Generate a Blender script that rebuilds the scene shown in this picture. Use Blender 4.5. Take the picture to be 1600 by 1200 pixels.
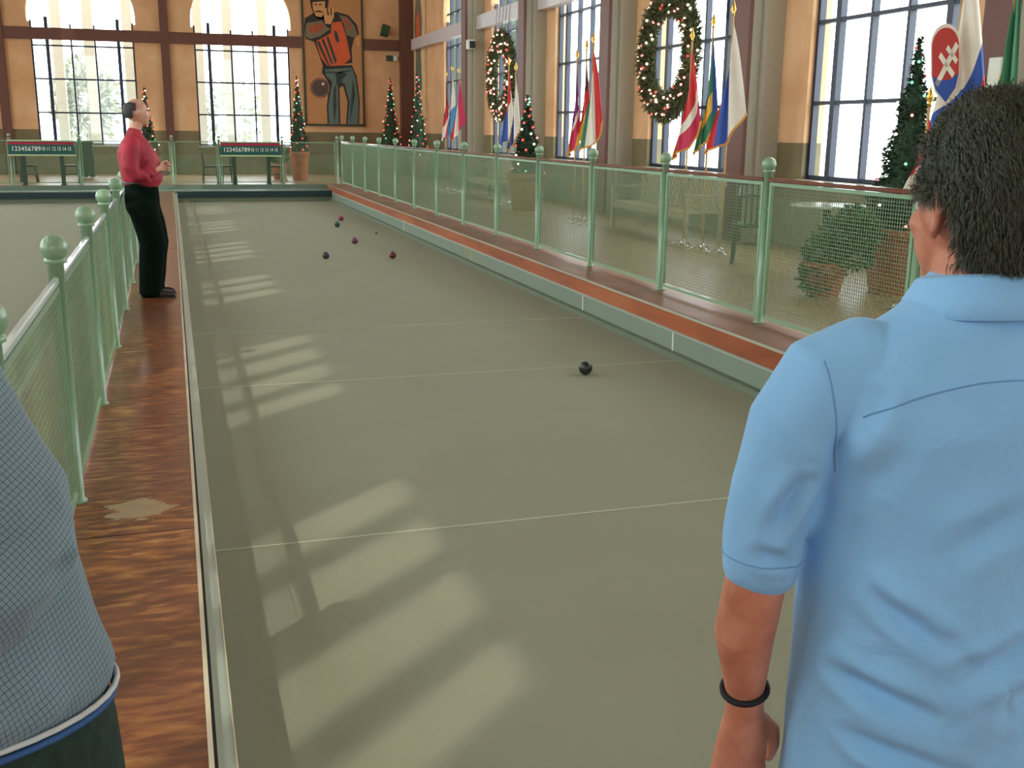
import bpy, bmesh, math, random
from mathutils import Vector, Matrix, noise
random.seed(7)
PI = math.pi
scene = bpy.context.scene
for o in list(bpy.data.objects):
    bpy.data.objects.remove(o)
C = bpy.context.collection

# ------------------------------------------------------------------ camera
cam_d = bpy.data.cameras.new('camera')
cam = bpy.data.objects.new('camera', cam_d)
C.objects.link(cam)
yaw, pitch, roll, F = 0.30805712, -0.23615466, -0.01104449, 1645.75
cy, sy, cp, sp = math.cos(yaw), math.sin(yaw), math.cos(pitch), math.sin(pitch)
fw = Vector((sy * cp, cy * cp, sp)); rt = Vector((cy, -sy, 0)); dn = fw.cross(rt)
cr, sr = math.cos(roll), math.sin(roll)
R_, D_ = cr * rt + sr * dn, -sr * rt + cr * dn
mw = Matrix((R_, -D_, -fw)).transposed().to_4x4()
mw.translation = Vector((0, 0, 1.87))
cam.matrix_world = mw
cam_d.sensor_fit = 'HORIZONTAL'; cam_d.sensor_width = 36.0
cam_d.lens = F / 1600 * 36.0
cam_d.clip_start = 0.05; cam_d.clip_end = 400
scene.camera = cam

# ------------------------------------------------------------------ light
scene.view_settings.view_transform = 'Standard'
scene.view_settings.look = 'None'
scene.view_settings.gamma = 1
scene.view_settings.use_curve_mapping = False
scene.view_settings.exposure = 0.95
w = bpy.data.worlds.new('world'); scene.world = w; w.use_nodes = True
bg = w.node_tree.nodes['Background']
bg.inputs[0].default_value = (0.90, 0.98, 1.0, 1); bg.inputs[1].default_value = 4.2
SUN_AZ, SUN_EL = math.radians(42), math.radians(45)     # travels towards +x +y
sun_d = bpy.data.lights.new('sun', 'SUN'); sun_d.energy = 0.82; sun_d.angle = math.radians(0.45)
sun_d.color = (1.0, 0.95, 0.78)
sun = bpy.data.objects.new('sun', sun_d); C.objects.link(sun)
sd = Vector((math.cos(SUN_AZ) * math.cos(SUN_EL), math.sin(SUN_AZ) * math.cos(SUN_EL), -math.sin(SUN_EL)))
sun.rotation_euler = sd.to_track_quat('-Z', 'Y').to_euler()
sun.location = (-20, -20, 30)

def portal(loc, normal, sx, sy_):
    l = bpy.data.lights.new('window_portal', 'AREA'); l.shape = 'RECTANGLE'; l.size = sx; l.size_y = sy_
    l.energy = 1; l.cycles.is_portal = True
    o = bpy.data.objects.new('window_portal', l); C.objects.link(o); o.location = loc
    o.rotation_euler = Vector(normal).to_track_quat('-Z', 'Z').to_euler()
    return o

# ------------------------------------------------------------------ helpers
def lin(c):
    r = []
    for v in c:
        v /= 255.0
        r.append(v / 12.92 if v <= 0.04045 else ((v + 0.055) / 1.055) ** 2.4)
    return (r[0], r[1], r[2], 1)

class NT:
    def __init__(self, name):
        self.m = bpy.data.materials.new(name); self.m.use_nodes = True
        self.t = self.m.node_tree; self.b = self.t.nodes['Principled BSDF']
    def n(self, typ, **kw):
        x = self.t.nodes.new(typ)
        for k, v in kw.items():
            if k.startswith('i_'): x.inputs[k[2:].replace('_', ' ')].default_value = v
            else: setattr(x, k, v)
        return x
    def l(self, a, b): self.t.links.new(a, b)

def mat(name, col, rough=0.6, metal=0.0, noise_amt=0.12, nscale=8.0, bump=0.0, bscale=60.0, emit=None, es=1.0, coat=0.0, spec=0.5):
    """procedural material: base colour varied by noise, optional bump"""
    q = NT(name); c = lin(col)
    tc = q.n('ShaderNodeTexCoord'); nz = q.n('ShaderNodeTexNoise'); nz.inputs['Scale'].default_value = nscale
    nz.inputs['Detail'].default_value = 4
    q.l(tc.outputs['Object'], nz.inputs['Vector'])
    mx = q.n('ShaderNodeMix', data_type='RGBA')
    mx.inputs[6].default_value = tuple(v * (1 - noise_amt) for v in c[:3]) + (1,)
    mx.inputs[7].default_value = tuple(min(1, v * (1 + noise_amt)) for v in c[:3]) + (1,)
    q.l(nz.outputs['Fac'], mx.inputs[0]); q.l(mx.outputs[2], q.b.inputs['Base Color'])
    q.b.inputs['Roughness'].default_value = rough; q.b.inputs['Metallic'].default_value = metal
    q.b.inputs['Coat Weight'].default_value = coat
    q.b.inputs['Specular IOR Level'].default_value = spec
    if emit:
        q.b.inputs['Emission Color'].default_value = lin(emit); q.b.inputs['Emission Strength'].default_value = es
    if bump:
        n2 = q.n('ShaderNodeTexNoise'); n2.inputs['Scale'].default_value = bscale; n2.inputs['Detail'].default_value = 3
        q.l(tc.outputs['Object'], n2.inputs['Vector'])
        bp = q.n('ShaderNodeBump'); bp.inputs['Strength'].default_value = bump; bp.inputs['Distance'].default_value = 0.01
        q.l(n2.outputs['Fac'], bp.inputs['Height']); q.l(bp.outputs['Normal'], q.b.inputs['Normal'])
    return q.m

def ramp_mat(name, stops, rough=0.6, scale=(3, 3, 3), detail=6, bump=0.1, distort=0.5, coat=0.0, world=False, spec=0.5):
    q = NT(name)
    tc = q.n('ShaderNodeTexCoord'); mp = q.n('ShaderNodeMapping'); mp.inputs['Scale'].default_value = scale
    nz = q.n('ShaderNodeTexNoise'); nz.inputs['Scale'].default_value = 1; nz.inputs['Detail'].default_value = detail
    nz.inputs['Distortion'].default_value = distort
    q.l(tc.outputs['Object'], mp.inputs['Vector']); q.l(mp.outputs['Vector'], nz.inputs['Vector'])
    cr_ = q.n('ShaderNodeValToRGB'); e = cr_.color_ramp.elements
    e[0].position, e[0].color = stops[0][0], lin(stops[0][1]); e[1].position, e[1].color = stops[-1][0], lin(stops[-1][1])
    for p_, c_ in stops[1:-1]:
        x = e.new(p_); x.color = lin(c_)
    q.l(nz.outputs['Fac'], cr_.inputs['Fac']); q.l(cr_.outputs['Color'], q.b.inputs['Base Color'])
    q.b.inputs['Roughness'].default_value = rough; q.b.inputs['Coat Weight'].default_value = coat
    q.b.inputs['Specular IOR Level'].default_value = spec
    bp = q.n('ShaderNodeBump'); bp.inputs['Strength'].default_value = bump; bp.inputs['Distance'].default_value = 0.01
    q.l(nz.outputs['Fac'], bp.inputs['Height']); q.l(bp.outputs['Normal'], q.b.inputs['Normal'])
    return q.m

M = {}
M['fence'] = mat('sage green paint', (132, 164, 132), 0.32, noise_amt=0.05, coat=0.3)
M['wire'] = mat('green wire', (118, 140, 108), 0.42, noise_amt=0.03)
M['top_rail_glint'] = mat('top rail in highlight tone', (196, 212, 210), 0.25, 0.0, noise_amt=0.03, coat=0.5)  # glossy highlight on the green rail, put into a pale base colour
M['cap_rail'] = mat('brown cap rail', (112, 58, 44), 0.18, noise_amt=0.1, coat=0.6)
M['steel_brown'] = mat('brown painted steel', (104, 62, 50), 0.5, noise_amt=0.08)
M['beam_glare'] = mat('beam in window reflection tone', (196, 184, 186), 0.35, noise_amt=0.04)  # window reflection on the brown beams, put into the colour
M['trim_pale'] = mat('pale grey plaster', (176, 170, 152), 0.5, noise_amt=0.05)
M['bar'] = mat('dark window bars', (38, 44, 66), 0.4, noise_amt=0.05)
M['wall'] = ramp_mat('peach mottled plaster', [(0.3, (208, 158, 114)), (0.55, (220, 172, 128)), (0.75, (226, 184, 142))], 0.75, (1.4, 1.4, 1.4), 5, 0.05)
M['wainscot'] = ramp_mat('olive brown wainscot', [(0.3, (108, 96, 66)), (0.7, (128, 114, 80))], 0.6, (2, 2, 2), 5, 0.05)
M['wainscot_low'] = ramp_mat('grey green lower wall', [(0.3, (118, 122, 90)), (0.7, (136, 136, 100))], 0.65, (2, 2, 2), 5, 0.05)
M['ceiling'] = mat('ceiling boards', (190, 180, 160), 0.8, noise_amt=0.05)
M['court'] = mat('court carpet', (149, 150, 131), 0.9, noise_amt=0.05, nscale=2.0, bump=0.25, bscale=260, spec=0.2)
M['board_grey'] = mat('grey green board', (132, 146, 130), 0.45, noise_amt=0.06, nscale=3)
M['kick'] = mat('dull olive kickboard', (112, 122, 102), 0.7, noise_amt=0.06)
M['strip'] = mat('grey capping strip', (172, 184, 174), 0.3, noise_amt=0.05, nscale=4)
M['end_dark'] = mat('dark teal rubber', (26, 52, 56), 0.6, noise_amt=0.2)
M['end_grey'] = mat('grey green end platform', (110, 128, 112), 0.5, noise_amt=0.08)
M['metal'] = mat('bright metal edging', (222, 210, 184), 0.25, 0.1, noise_amt=0.03)
M['black'] = mat('black gap', (18, 18, 26), 0.7)
M['white'] = mat('white paint', (226, 228, 216), 0.5, noise_amt=0.03)
M['line'] = mat('white court line', (190, 194, 172), 0.8, noise_amt=0.06, nscale=40)
M['yellow'] = mat('yellow paint', (208, 176, 84), 0.5)
M['terracotta'] = ramp_mat('terracotta', [(0.3, (150, 84, 50)), (0.7, (178, 106, 66))], 0.8, (6, 6, 6), 5, 0.1)
M['soil'] = mat('soil', (50, 38, 28), 0.95)
M['leaf'] = mat('pine needles', (34, 62, 34), 0.7, noise_amt=0.35, nscale=12)
M['wreath_leaf'] = mat('wreath needles', (84, 88, 52), 0.7, noise_amt=0.35, nscale=10)
M['shrub'] = mat('shrub leaves', (62, 108, 56), 0.5, noise_amt=0.35, nscale=10)
M['bark'] = mat('bark', (70, 50, 36), 0.9)
M['bench'] = mat('weathered pale wood', (168, 156, 122), 0.65, noise_amt=0.15, nscale=14)
M['dark_green'] = mat('dark green metal', (44, 72, 54), 0.4)
M['dark_wood'] = mat('dark green-brown wood', (54, 56, 38), 0.5)
M['chrome'] = mat('chrome', (230, 230, 228), 0.12, 1.0, noise_amt=0.02)
M['gold'] = mat('gold', (214, 168, 84), 0.25, 0.9)
M['pole'] = mat('varnished flag pole', (198, 160, 104), 0.35)
M['glass_table'] = mat('pale table top', (196, 200, 184), 0.2, coat=0.5)
M['skin'] = ramp_mat('skin', [(0.3, (186, 112, 84)), (0.6, (204, 134, 106)), (0.8, (212, 150, 122))], 0.5, (22, 22, 22), 4, 0.06)
M['skin_pale'] = ramp_mat('paler skin', [(0.3, (196, 140, 116)), (0.7, (214, 164, 140))], 0.5, (22, 22, 22), 4, 0.04)
M['hair'] = mat('dark brown hair', (60, 64, 48), 0.5, noise_amt=0.4, nscale=60)
M['hair_grey'] = mat('dark short hair', (52, 50, 50), 0.6, noise_amt=0.3, nscale=60)
M['red_shirt'] = ramp_mat('red shirt cotton', [(0.35, (140, 20, 42)), (0.65, (172, 32, 56))], 0.7, (7, 7, 7), 4, 0.3)
M['black_cloth'] = mat('black trouser cloth', (8, 20, 16), 0.95, noise_amt=0.2, spec=0.08)
M['denim'] = ramp_mat('dark green-blue denim', [(0.3, (14, 34, 28)), (0.6, (24, 50, 38)), (0.8, (38, 66, 52))], 0.85, (60, 60, 60), 5, 0.2)
M['leather'] = mat('brown black leather', (44, 36, 28), 0.35)
M['brass'] = mat('brass', (176, 140, 84), 0.35, 0.8)
M['khaki'] = mat('khaki trouser cloth', (120, 110, 88), 0.85)
M['eye'] = mat('eye white', (225, 222, 214), 0.3)
M['iris'] = mat('dark iris', (40, 28, 20), 0.3)

def flagmat(name, col): return mat(name, col, 0.6, noise_amt=0.1, nscale=6)
for k, c_ in dict(f_red=(208, 30, 36), f_crim=(196, 26, 74), f_white=(232, 222, 206), f_blue=(34, 74, 158), f_navy=(34, 36, 60),
                  f_green=(36, 108, 70), f_yel=(224, 170, 60), f_black=(34, 34, 40), f_purple=(124, 30, 120), f_gold=(214, 150, 56),
                  f_sky=(70, 130, 178), f_shield=(186, 52, 44)).items(): M[k] = flagmat(k, c_)
def bulb(name, col, s):
    return mat(name, col, 0.3, emit=col, es=s, noise_amt=0.02)
M['b_red'] = bulb('red bulb', (255, 74, 70), 1.4); M['b_white'] = bulb('white bulb', (255, 226, 196), 2.2)
M['b_pink'] = bulb('pink bulb', (255, 150, 140), 1.6); M['b_green'] = bulb('green bulb', (120, 230, 180), 1.0)

# glass that lets daylight straight through
q = NT('window glass'); q.t.nodes.remove(q.b)
tr = q.n('ShaderNodeBsdfTransparent'); gl = q.n('ShaderNodeBsdfGlossy'); gl.inputs['Roughness'].default_value = 0.02
tr.inputs[0].default_value = (0.94, 0.97, 0.96, 1)
fr = q.n('ShaderNodeValue'); fr.outputs[0].default_value = 0.05
mxs = q.n('ShaderNodeMixShader'); q.l(fr.outputs[0], mxs.inputs[0]); q.l(tr.outputs[0], mxs.inputs[1]); q.l(gl.outputs[0], mxs.inputs[2])
q.l(mxs.outputs[0], q.t.nodes['Material Output'].inputs[0]); M['glass'] = q.m

# walkway: stained orange-brown concrete with a worn pale scuff
q = NT('stained brown walkway')
tc = q.n('ShaderNodeTexCoord'); mp = q.n('ShaderNodeMapping'); mp.inputs['Scale'].default_value = (7, 24, 7)
nz = q.n('ShaderNodeTexNoise'); nz.inputs['Scale'].default_value = 1; nz.inputs['Detail'].default_value = 8; nz.inputs['Distortion'].default_value = 0.35
q.l(tc.outputs['Object'], mp.inputs['Vector']); q.l(mp.outputs['Vector'], nz.inputs['Vector'])
cr_ = q.n('ShaderNodeValToRGB'); e = cr_.color_ramp.elements
e[0].position, e[0].color = 0.22, lin((88, 52, 36)); e[1].position, e[1].color = 0.74, lin((190, 142, 84))
x = e.new(0.46); x.color = lin((120, 68, 44)); x = e.new(0.58); x.color = lin((156, 98, 54))
q.l(nz.outputs['Fac'], cr_.inputs['Fac'])
nz2 = q.n('ShaderNodeTexNoise'); nz2.inputs['Scale'].default_value = 0.5; nz2.inputs['Detail'].default_value = 3
q.l(tc.outputs['Object'], nz2.inputs['Vector'])
mx = q.n('ShaderNodeMix', data_type='RGBA'); mx.inputs[7].default_value = lin((104, 64, 56))
mr = q.n('ShaderNodeMapRange'); mr.inputs[1].default_value = 0.45; mr.inputs[2].default_value = 0.65; mr.inputs[4].default_value = 0.7
q.l(nz2.outputs['Fac'], mr.inputs[0]); q.l(mr.outputs[0], mx.inputs[0]); q.l(cr_.outputs['Color'], mx.inputs[6])
# scuff: distance from a point on the walkway, broken up by noise
vs = q.n('ShaderNodeVectorMath', operation='SUBTRACT'); vs.inputs[1].default_value = (-0.22, 4.59, 0.26)
q.l(tc.outputs['Object'], vs.inputs[0])
vm = q.n('ShaderNodeVectorMath', operation='MULTIPLY'); vm.inputs[1].default_value = (5.2, 5.0, 0)
q.l(vs.outputs[0], vm.inputs[0]); ln = q.n('ShaderNodeVectorMath', operation='LENGTH'); q.l(vm.outputs[0], ln.inputs[0])
ad = q.n('ShaderNodeMath', operation='ADD'); q.l(ln.outputs['Value'], ad.inputs[0])
ms = q.n('ShaderNodeMath', operation='MULTIPLY'); ms.inputs[1].default_value = 1.6; q.l(nz.outputs['Fac'], ms.inputs[0]); q.l(ms.outputs[0], ad.inputs[1])
lt = q.n('ShaderNodeMath', operation='LESS_THAN'); lt.inputs[1].default_value = 1.42; q.l(ad.outputs[0], lt.inputs[0])
ml = q.n('ShaderNodeMath', operation='MULTIPLY'); ml.inputs[1].default_value = 0.75; q.l(lt.outputs[0], ml.inputs[0])
mx2 = q.n('ShaderNodeMix', data_type='RGBA'); mx2.inputs[7].default_value = lin((184, 166, 132))
q.l(ml.outputs[0], mx2.inputs[0]); q.l(mx.outputs[2], mx2.inputs[6]); q.l(mx2.outputs[2], q.b.inputs['Base Color'])
q.b.inputs['Roughness'].default_value = 0.30; q.b.inputs['Coat Weight'].default_value = 0.35; q.b.inputs['Coat Roughness'].default_value = 0.15
bp = q.n('ShaderNodeBump'); bp.inputs['Strength'].default_value = 0.12; bp.inputs['Distance'].default_value = 0.01
q.l(nz.outputs['Fac'], bp.inputs['Height']); q.l(bp.outputs['Normal'], q.b.inputs['Normal'])
M['walkway'] = q.m
M['redwood'] = ramp_mat('orange brown riser', [(0.3, (142, 72, 44)), (0.5, (170, 90, 52)), (0.72, (184, 106, 64))], 0.42, (1.5, 0.8, 5), 7, 0.08)
M['ledge'] = ramp_mat('brown ledge top', [(0.3, (118, 70, 54)), (0.5, (138, 86, 66)), (0.72, (158, 108, 84))], 0.35, (3, 1.2, 3), 7, 0.08)

# tiled floor
q = NT('tan floor tiles')
tc = q.n('ShaderNodeTexCoord'); bk = q.n('ShaderNodeTexBrick'); bk.offset = 0.0
bk.inputs['Scale'].default_value = 1.0; bk.inputs['Brick Width'].default_value = 0.45; bk.inputs['Row Height'].default_value = 0.45
bk.inputs['Mortar Size'].default_value = 0.006
bk.inputs['Color1'].default_value = lin((150, 122, 88)); bk.inputs['Color2'].default_value = lin((162, 132, 96)); bk.inputs['Mortar'].default_value = lin((118, 98, 72))
q.l(tc.outputs['Object'], bk.inputs['Vector']); q.l(bk.outputs['Color'], q.b.inputs['Base Color']); q.b.inputs['Roughness'].default_value = 0.38
M['tile'] = q.m

def cloth_mat(name, col, check=None, rough=0.8, seams=None, weave=900, tilt=(-0.45, 0.35)):
    """woven cloth; optional check grid (line colour, pitch) and stitched seams, in object space"""
    q = NT(name); tc = q.n('ShaderNodeTexCoord'); sx = q.n('ShaderNodeSeparateXYZ'); q.l(tc.outputs['Object'], sx.inputs[0])
    nz = q.n('ShaderNodeTexNoise'); nz.inputs['Scale'].default_value = 9; nz.inputs['Detail'].default_value = 4
    q.l(tc.outputs['Object'], nz.inputs['Vector'])
    c = lin(col); mx = q.n('ShaderNodeMix', data_type='RGBA')
    mx.inputs[6].default_value = tuple(v * 0.93 for v in c[:3]) + (1,); mx.inputs[7].default_value = tuple(min(1, v * 1.06) for v in c[:3]) + (1,)
    q.l(nz.outputs['Fac'], mx.inputs[0]); out = mx.outputs[2]
    def dark_line(src, val_pitch, width, outc, colr, amount=0.85):
        md = q.n('ShaderNodeMath', operation='PINGPONG'); md.inputs[1].default_value = val_pitch / 2
        q.l(src, md.inputs[0])
        lt = q.n('ShaderNodeMath', operation='LESS_THAN'); lt.inputs[1].default_value = width; q.l(md.outputs[0], lt.inputs[0])
        mm = q.n('ShaderNodeMath', operation='MULTIPLY'); mm.inputs[1].default_value = amount; q.l(lt.outputs[0], mm.inputs[0])
        m2 = q.n('ShaderNodeMix', data_type='RGBA'); m2.inputs[7].default_value = colr
        q.l(mm.outputs[0], m2.inputs[0]); q.l(outc, m2.inputs[6]); return m2.outputs[2]
    if check:
        lc, pitch_, wd = check
        # tilt the grid a little as the cloth hangs
        a = q.n('ShaderNodeMath', operation='MULTIPLY_ADD'); a.inputs[1].default_value = tilt[0]; q.l(sx.outputs['X'], a.inputs[0]); q.l(sx.outputs['Z'], a.inputs[2])
        b = q.n('ShaderNodeMath', operation='MULTIPLY_ADD'); b.inputs[1].default_value = tilt[1]; q.l(sx.outputs['Z'], b.inputs[0]); q.l(sx.outputs['X'], b.inputs[2])
        b2 = q.n('ShaderNodeMath', operation='MULTIPLY_ADD'); b2.inputs[1].default_value = 0.8; q.l(sx.outputs['Y'], b2.inputs[0]); q.l(b.outputs[0], b2.inputs[2])
        out = dark_line(a.outputs[0], pitch_, wd, out, lin(lc)); out = dark_line(b2.outputs[0], pitch_, wd, out, lin(lc))
    q.l(out, q.b.inputs['Base Color']); q.b.inputs['Roughness'].default_value = rough
    q.b.inputs['Sheen Weight'].default_value = 0.15
    q.b.inputs['Specular IOR Level'].default_value = 0.25
    n2 = q.n('ShaderNodeTexNoise'); n2.inputs['Scale'].default_value = weave; q.l(tc.outputs['Object'], n2.inputs['Vector'])
    n3 = q.n('ShaderNodeTexNoise'); n3.inputs['Scale'].default_value = 14; n3.inputs['Detail'].default_value = 3; n3.inputs['Distortion'].default_value = 1.0
    q.l(tc.outputs['Object'], n3.inputs['Vector'])
    b1 = q.n('ShaderNodeBump'); b1.inputs['Strength'].default_value = 0.35; b1.inputs['Distance'].default_value = 0.012; q.l(n3.outputs['Fac'], b1.inputs['Height'])
    b2_ = q.n('ShaderNodeBump'); b2_.inputs['Strength'].default_value = 0.15; b2_.inputs['Distance'].default_value = 0.001
    q.l(n2.outputs['Fac'], b2_.inputs['Height']); q.l(b1.outputs['Normal'], b2_.inputs['Normal']); q.l(b2_.outputs['Normal'], q.b.inputs['Normal'])
    return q.m
M['blue_shirt'] = cloth_mat('light blue shirt cotton', (140, 194, 238))
M['check_shirt'] = cloth_mat('grey blue checked cotton', (124, 144, 150), check=((56, 78, 112), 0.0070, 0.00048))
M['check_sleeve'] = cloth_mat('grey blue checked sleeve cotton', (124, 144, 150), check=((56, 78, 112), 0.0070, 0.00048), tilt=(-0.75, 0.7))
M['seam'] = mat('blue seam thread', (112, 158, 206), 0.8)

# ------------------------------------------------------------------ mesh helpers
def BM(): return bmesh.new()
def obj(name, bm, m=None, parent=None, smooth=False, loc=None, mats=None):
    me = bpy.data.meshes.new(name)
    bmesh.ops.recalc_face_normals(bm, faces=bm.faces[:])
    bm.to_mesh(me); bm.free()
    for mm in (mats or ([m] if m else [])): me.materials.append(mm)
    if smooth:
        for p in me.polygons: p.use_smooth = True
    o = bpy.data.objects.new(name, me); C.objects.link(o)
    if parent: o.parent = parent
    if loc: o.location = loc
    return o
def struct(name, bm, m, parent=None, mats=None, smooth=False):
    o = obj(name, bm, m, parent, smooth, mats=mats)
    if not parent: o['kind'] = 'structure'
    return o
def tag(o, label, cat, group=None, kind=None):
    o['label'] = label; o['category'] = cat
    if group: o['group'] = group
    if kind: o['kind'] = kind
    return o
def thing(name, label, cat, loc=(0, 0, 0), rz=0, group=None):
    o = bpy.data.objects.new(name, None); C.objects.link(o); o.location = loc; o.rotation_euler = (0, 0, rz)
    o.empty_display_size = 0.1
    return tag(o, label, cat, group)
def dup(root, loc=None, rz=None, label=None, group=None):
    def cp_(o, parent):
        c = o.copy(); C.objects.link(c)
        if parent: c.parent = parent
        for ch in list(o.children): cp_(ch, c)
        return c
    kids = list(root.children)
    r = root.copy(); C.objects.link(r)
    for k in kids: cp_(k, r)
    if loc is not None: r.location = loc
    if rz is not None: r.rotation_euler = (0, 0, rz)
    if label: r['label'] = label
    if group: r['group'] = group
    return r
def box(bm, x0, x1, y0, y1, z0, z1, mi=0, M4=None):
    vs = [bm.verts.new((x, y, z)) for x in (x0, x1) for y in (y0, y1) for z in (z0, z1)]
    if M4:
        for v in vs: v.co = M4 @ v.co
    fs = []
    for idx in ((0, 1, 3, 2), (4, 6, 7, 5), (0, 4, 5, 1), (2, 3, 7, 6), (0, 2, 6, 4), (1, 5, 7, 3)):
        f = bm.faces.new([vs[i] for i in idx]); f.material_index = mi; fs.append(f)
    return vs
def bevbox(bm, x0, x1, y0, y1, z0, z1, b=0.01, seg=2, M4=None):
    t = BM(); box(t, x0, x1, y0, y1, z0, z1)
    bmesh.ops.bevel(t, geom=t.edges[:], offset=b, segments=seg, affect='EDGES', profile=0.5)
    if M4: bmesh.ops.transform(t, matrix=M4, verts=t.verts[:])
    merge(bm, t)
def merge(bm, t):
    me = bpy.data.meshes.new('tmp'); t.to_mesh(me); t.free(); bm.from_mesh(me); bpy.data.meshes.remove(me)
def frame_for(d):
    d = d.normalized(); a = Vector((0, 0, 1)) if abs(d.z) < 0.9 else Vector((1, 0, 0))
    u = d.cross(a).normalized(); return u, d.cross(u).normalized()
def tube(bm, pts, rad, n=8, closed=False, mi=0):
    pts = [Vector(p) for p in pts]; rs = rad if isinstance(rad, (list, tuple)) else [rad] * len(pts)
    rings = []; L = len(pts); pu = None
    for i, p in enumerate(pts):
        if closed: d = pts[(i + 1) % L] - pts[i - 1]
        else: d = (pts[min(i + 1, L - 1)] - pts[max(i - 1, 0)])
        if pu is None: u, v = frame_for(d)
        else:
            dd = d.normalized(); u = (pu - dd * pu.dot(dd)).normalized(); v = dd.cross(u).normalized()
        pu = u
        rings.append([bm.verts.new(p + rs[i] * (math.cos(2 * PI * k / n) * u + math.sin(2 * PI * k / n) * v)) for k in range(n)])
    for i in range(L if closed else L - 1):
        a, b = rings[i], rings[(i + 1) % L]
        for k in range(n):
            f = bm.faces.new((a[k], a[(k + 1) % n], b[(k + 1) % n], b[k])); f.material_index = mi
    if not closed:
        bm.faces.new(rings[0][::-1]).material_index = mi; bm.faces.new(rings[-1]).material_index = mi
def lathe(bm, prof, n=24, c=(0, 0, 0), mi=0, cap=True):
    c = Vector(c); rings = []
    for r, z in prof:
        if r < 1e-5: rings.append([bm.verts.new(c + Vector((0, 0, z)))])
        else: rings.append([bm.verts.new(c + Vector((r * math.cos(2 * PI * k / n), r * math.sin(2 * PI * k / n), z))) for k in range(n)])
    for a, b in zip(rings, rings[1:]):
        for k in range(n):
            if len(a) == 1 and len(b) == 1: continue
            if len(a) == 1: f = bm.faces.new((a[0], b[k], b[(k + 1) % n]))
            elif len(b) == 1: f = bm.faces.new((a[k], a[(k + 1) % n], b[0]))
            else: f = bm.faces.new((a[k], a[(k + 1) % n], b[(k + 1) % n], b[k]))
            f.material_index = mi
    if cap:
        if len(rings[0]) > 1: bm.faces.new(rings[0][::-1]).material_index = mi
        if len(rings[-1]) > 1: bm.faces.new(rings[-1]).material_index = mi
def ball(bm, c, r, seg=16, rings=10, s=(1, 1, 1), M4=None, mi=0):
    m4 = Matrix.Translation(c) @ (M4 or Matrix()) @ Matrix.Diagonal((r * s[0], r * s[1], r * s[2], 1))
    g = bmesh.ops.create_uvsphere(bm, u_segments=seg, v_segments=rings, radius=1, matrix=m4)
    for v in g['verts']:
        for f in v.link_faces: f.material_index = mi
def RZ(a): return Matrix.Rotation(a, 4, 'Z')
def RX(a): return Matrix.Rotation(a, 4, 'X')
def RY(a): return Matrix.Rotation(a, 4, 'Y')
def T(x, y, z): return Matrix.Translation((x, y, z))

# ================================================================== SETTING
YW, XR, XL, YB = 36.5, 8.0, -9.0, -10.0
L_R, L_L, CT = 0.39, 0.26, 0.0      # ledge levels (right platform, middle walkway), court
Y0, YE = 1.3, 28.5                  # court ends

# floor slabs
bm = BM(); box(bm, 4.03, XR + .3, YB, YW + .3, -0.3, 0.385); box(bm, XL - .3, 4.03, 29.45, YW + .3, -0.3, 0.385)
struct('floor', bm, M['tile'])
bm = BM(); box(bm, XL - .3, 4.03, YB, Y0, -0.3, 0.26); box(bm, XL - .3, -5.05, Y0, 29.45, -0.3, 0.26)
struct('floor', bm, M['ledge'])
bm = BM(); box(bm, 0.0, 4.03, Y0, YE, -0.2, 0.0); o = struct('floor', bm, M['court'])
bm = BM(); box(bm, -5.05, -0.97, Y0, YE, -0.2, 0.0); o = struct('floor', bm, M['court'])

# right side board, riser and ledge
def tr(name, b, m, **k): return struct(name, b, m, **k)
bm = BM(); box(bm, 3.985, 4.03, Y0, 29.4, 0.055, 0.215); tr('trim_1', bm, M['board_grey'])
bm = BM(); box(bm, 3.935, 4.03, Y0, YE, 0.0, 0.05); tr('trim_2', bm, M['kick'])
bm = BM(); box(bm, 3.975, 4.03, Y0, 29.4, 0.215, 0.228); tr('trim_3', bm, M['strip'])
bm = BM(); box(bm, 4.0, 4.06, Y0, 29.4, 0.228, 0.38); tr('trim_4', bm, M['redwood'])
bm = BM(); box(bm, 3.99, 4.46, YB + .2, 29.4, 0.3855, 0.392); tr('trim_5', bm, M['ledge'])
bm = BM(); box(bm, 3.978, 3.999, Y0, 29.4, 0.372, 0.392); tr('trim_6', bm, M['trim_pale'])
# middle walkway
bm = BM(); box(bm, -0.97, -0.004, Y0, YE + .6, -0.2, 0.26)
for y in (4.29, 9.2, 14.1, 19.0, 23.9): pass
tr('trim_7', bm, M['walkway'])
bm = BM(); box(bm, -0.004, 0.010, Y0, YE + .6, 0.1, 0.263); tr('trim_8', bm, M['metal'])
bm = BM(); box(bm, 0.010, 0.020, Y0, YE + .6, 0.0, 0.225); tr('trim_9', bm, M['black'])
bm = BM(); box(bm, 0.020, 0.066, Y0, YE, 0.0, 0.225); tr('trim_10', bm, M['strip'])
bm = BM(); box(bm, 0.066, 0.070, Y0, YE, 0.19, 0.2275); tr('trim_11', bm, M['metal'])
bm = BM(); box(bm, -1.03, -0.97, Y0, YE, 0.0, 0.225); tr('trim_12', bm, M['strip'])
bm = BM(); box(bm, -0.97, -0.004, 4.287, 4.293, 0.2601, 0.2606); tr('trim_13', bm, M['black'])
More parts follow.
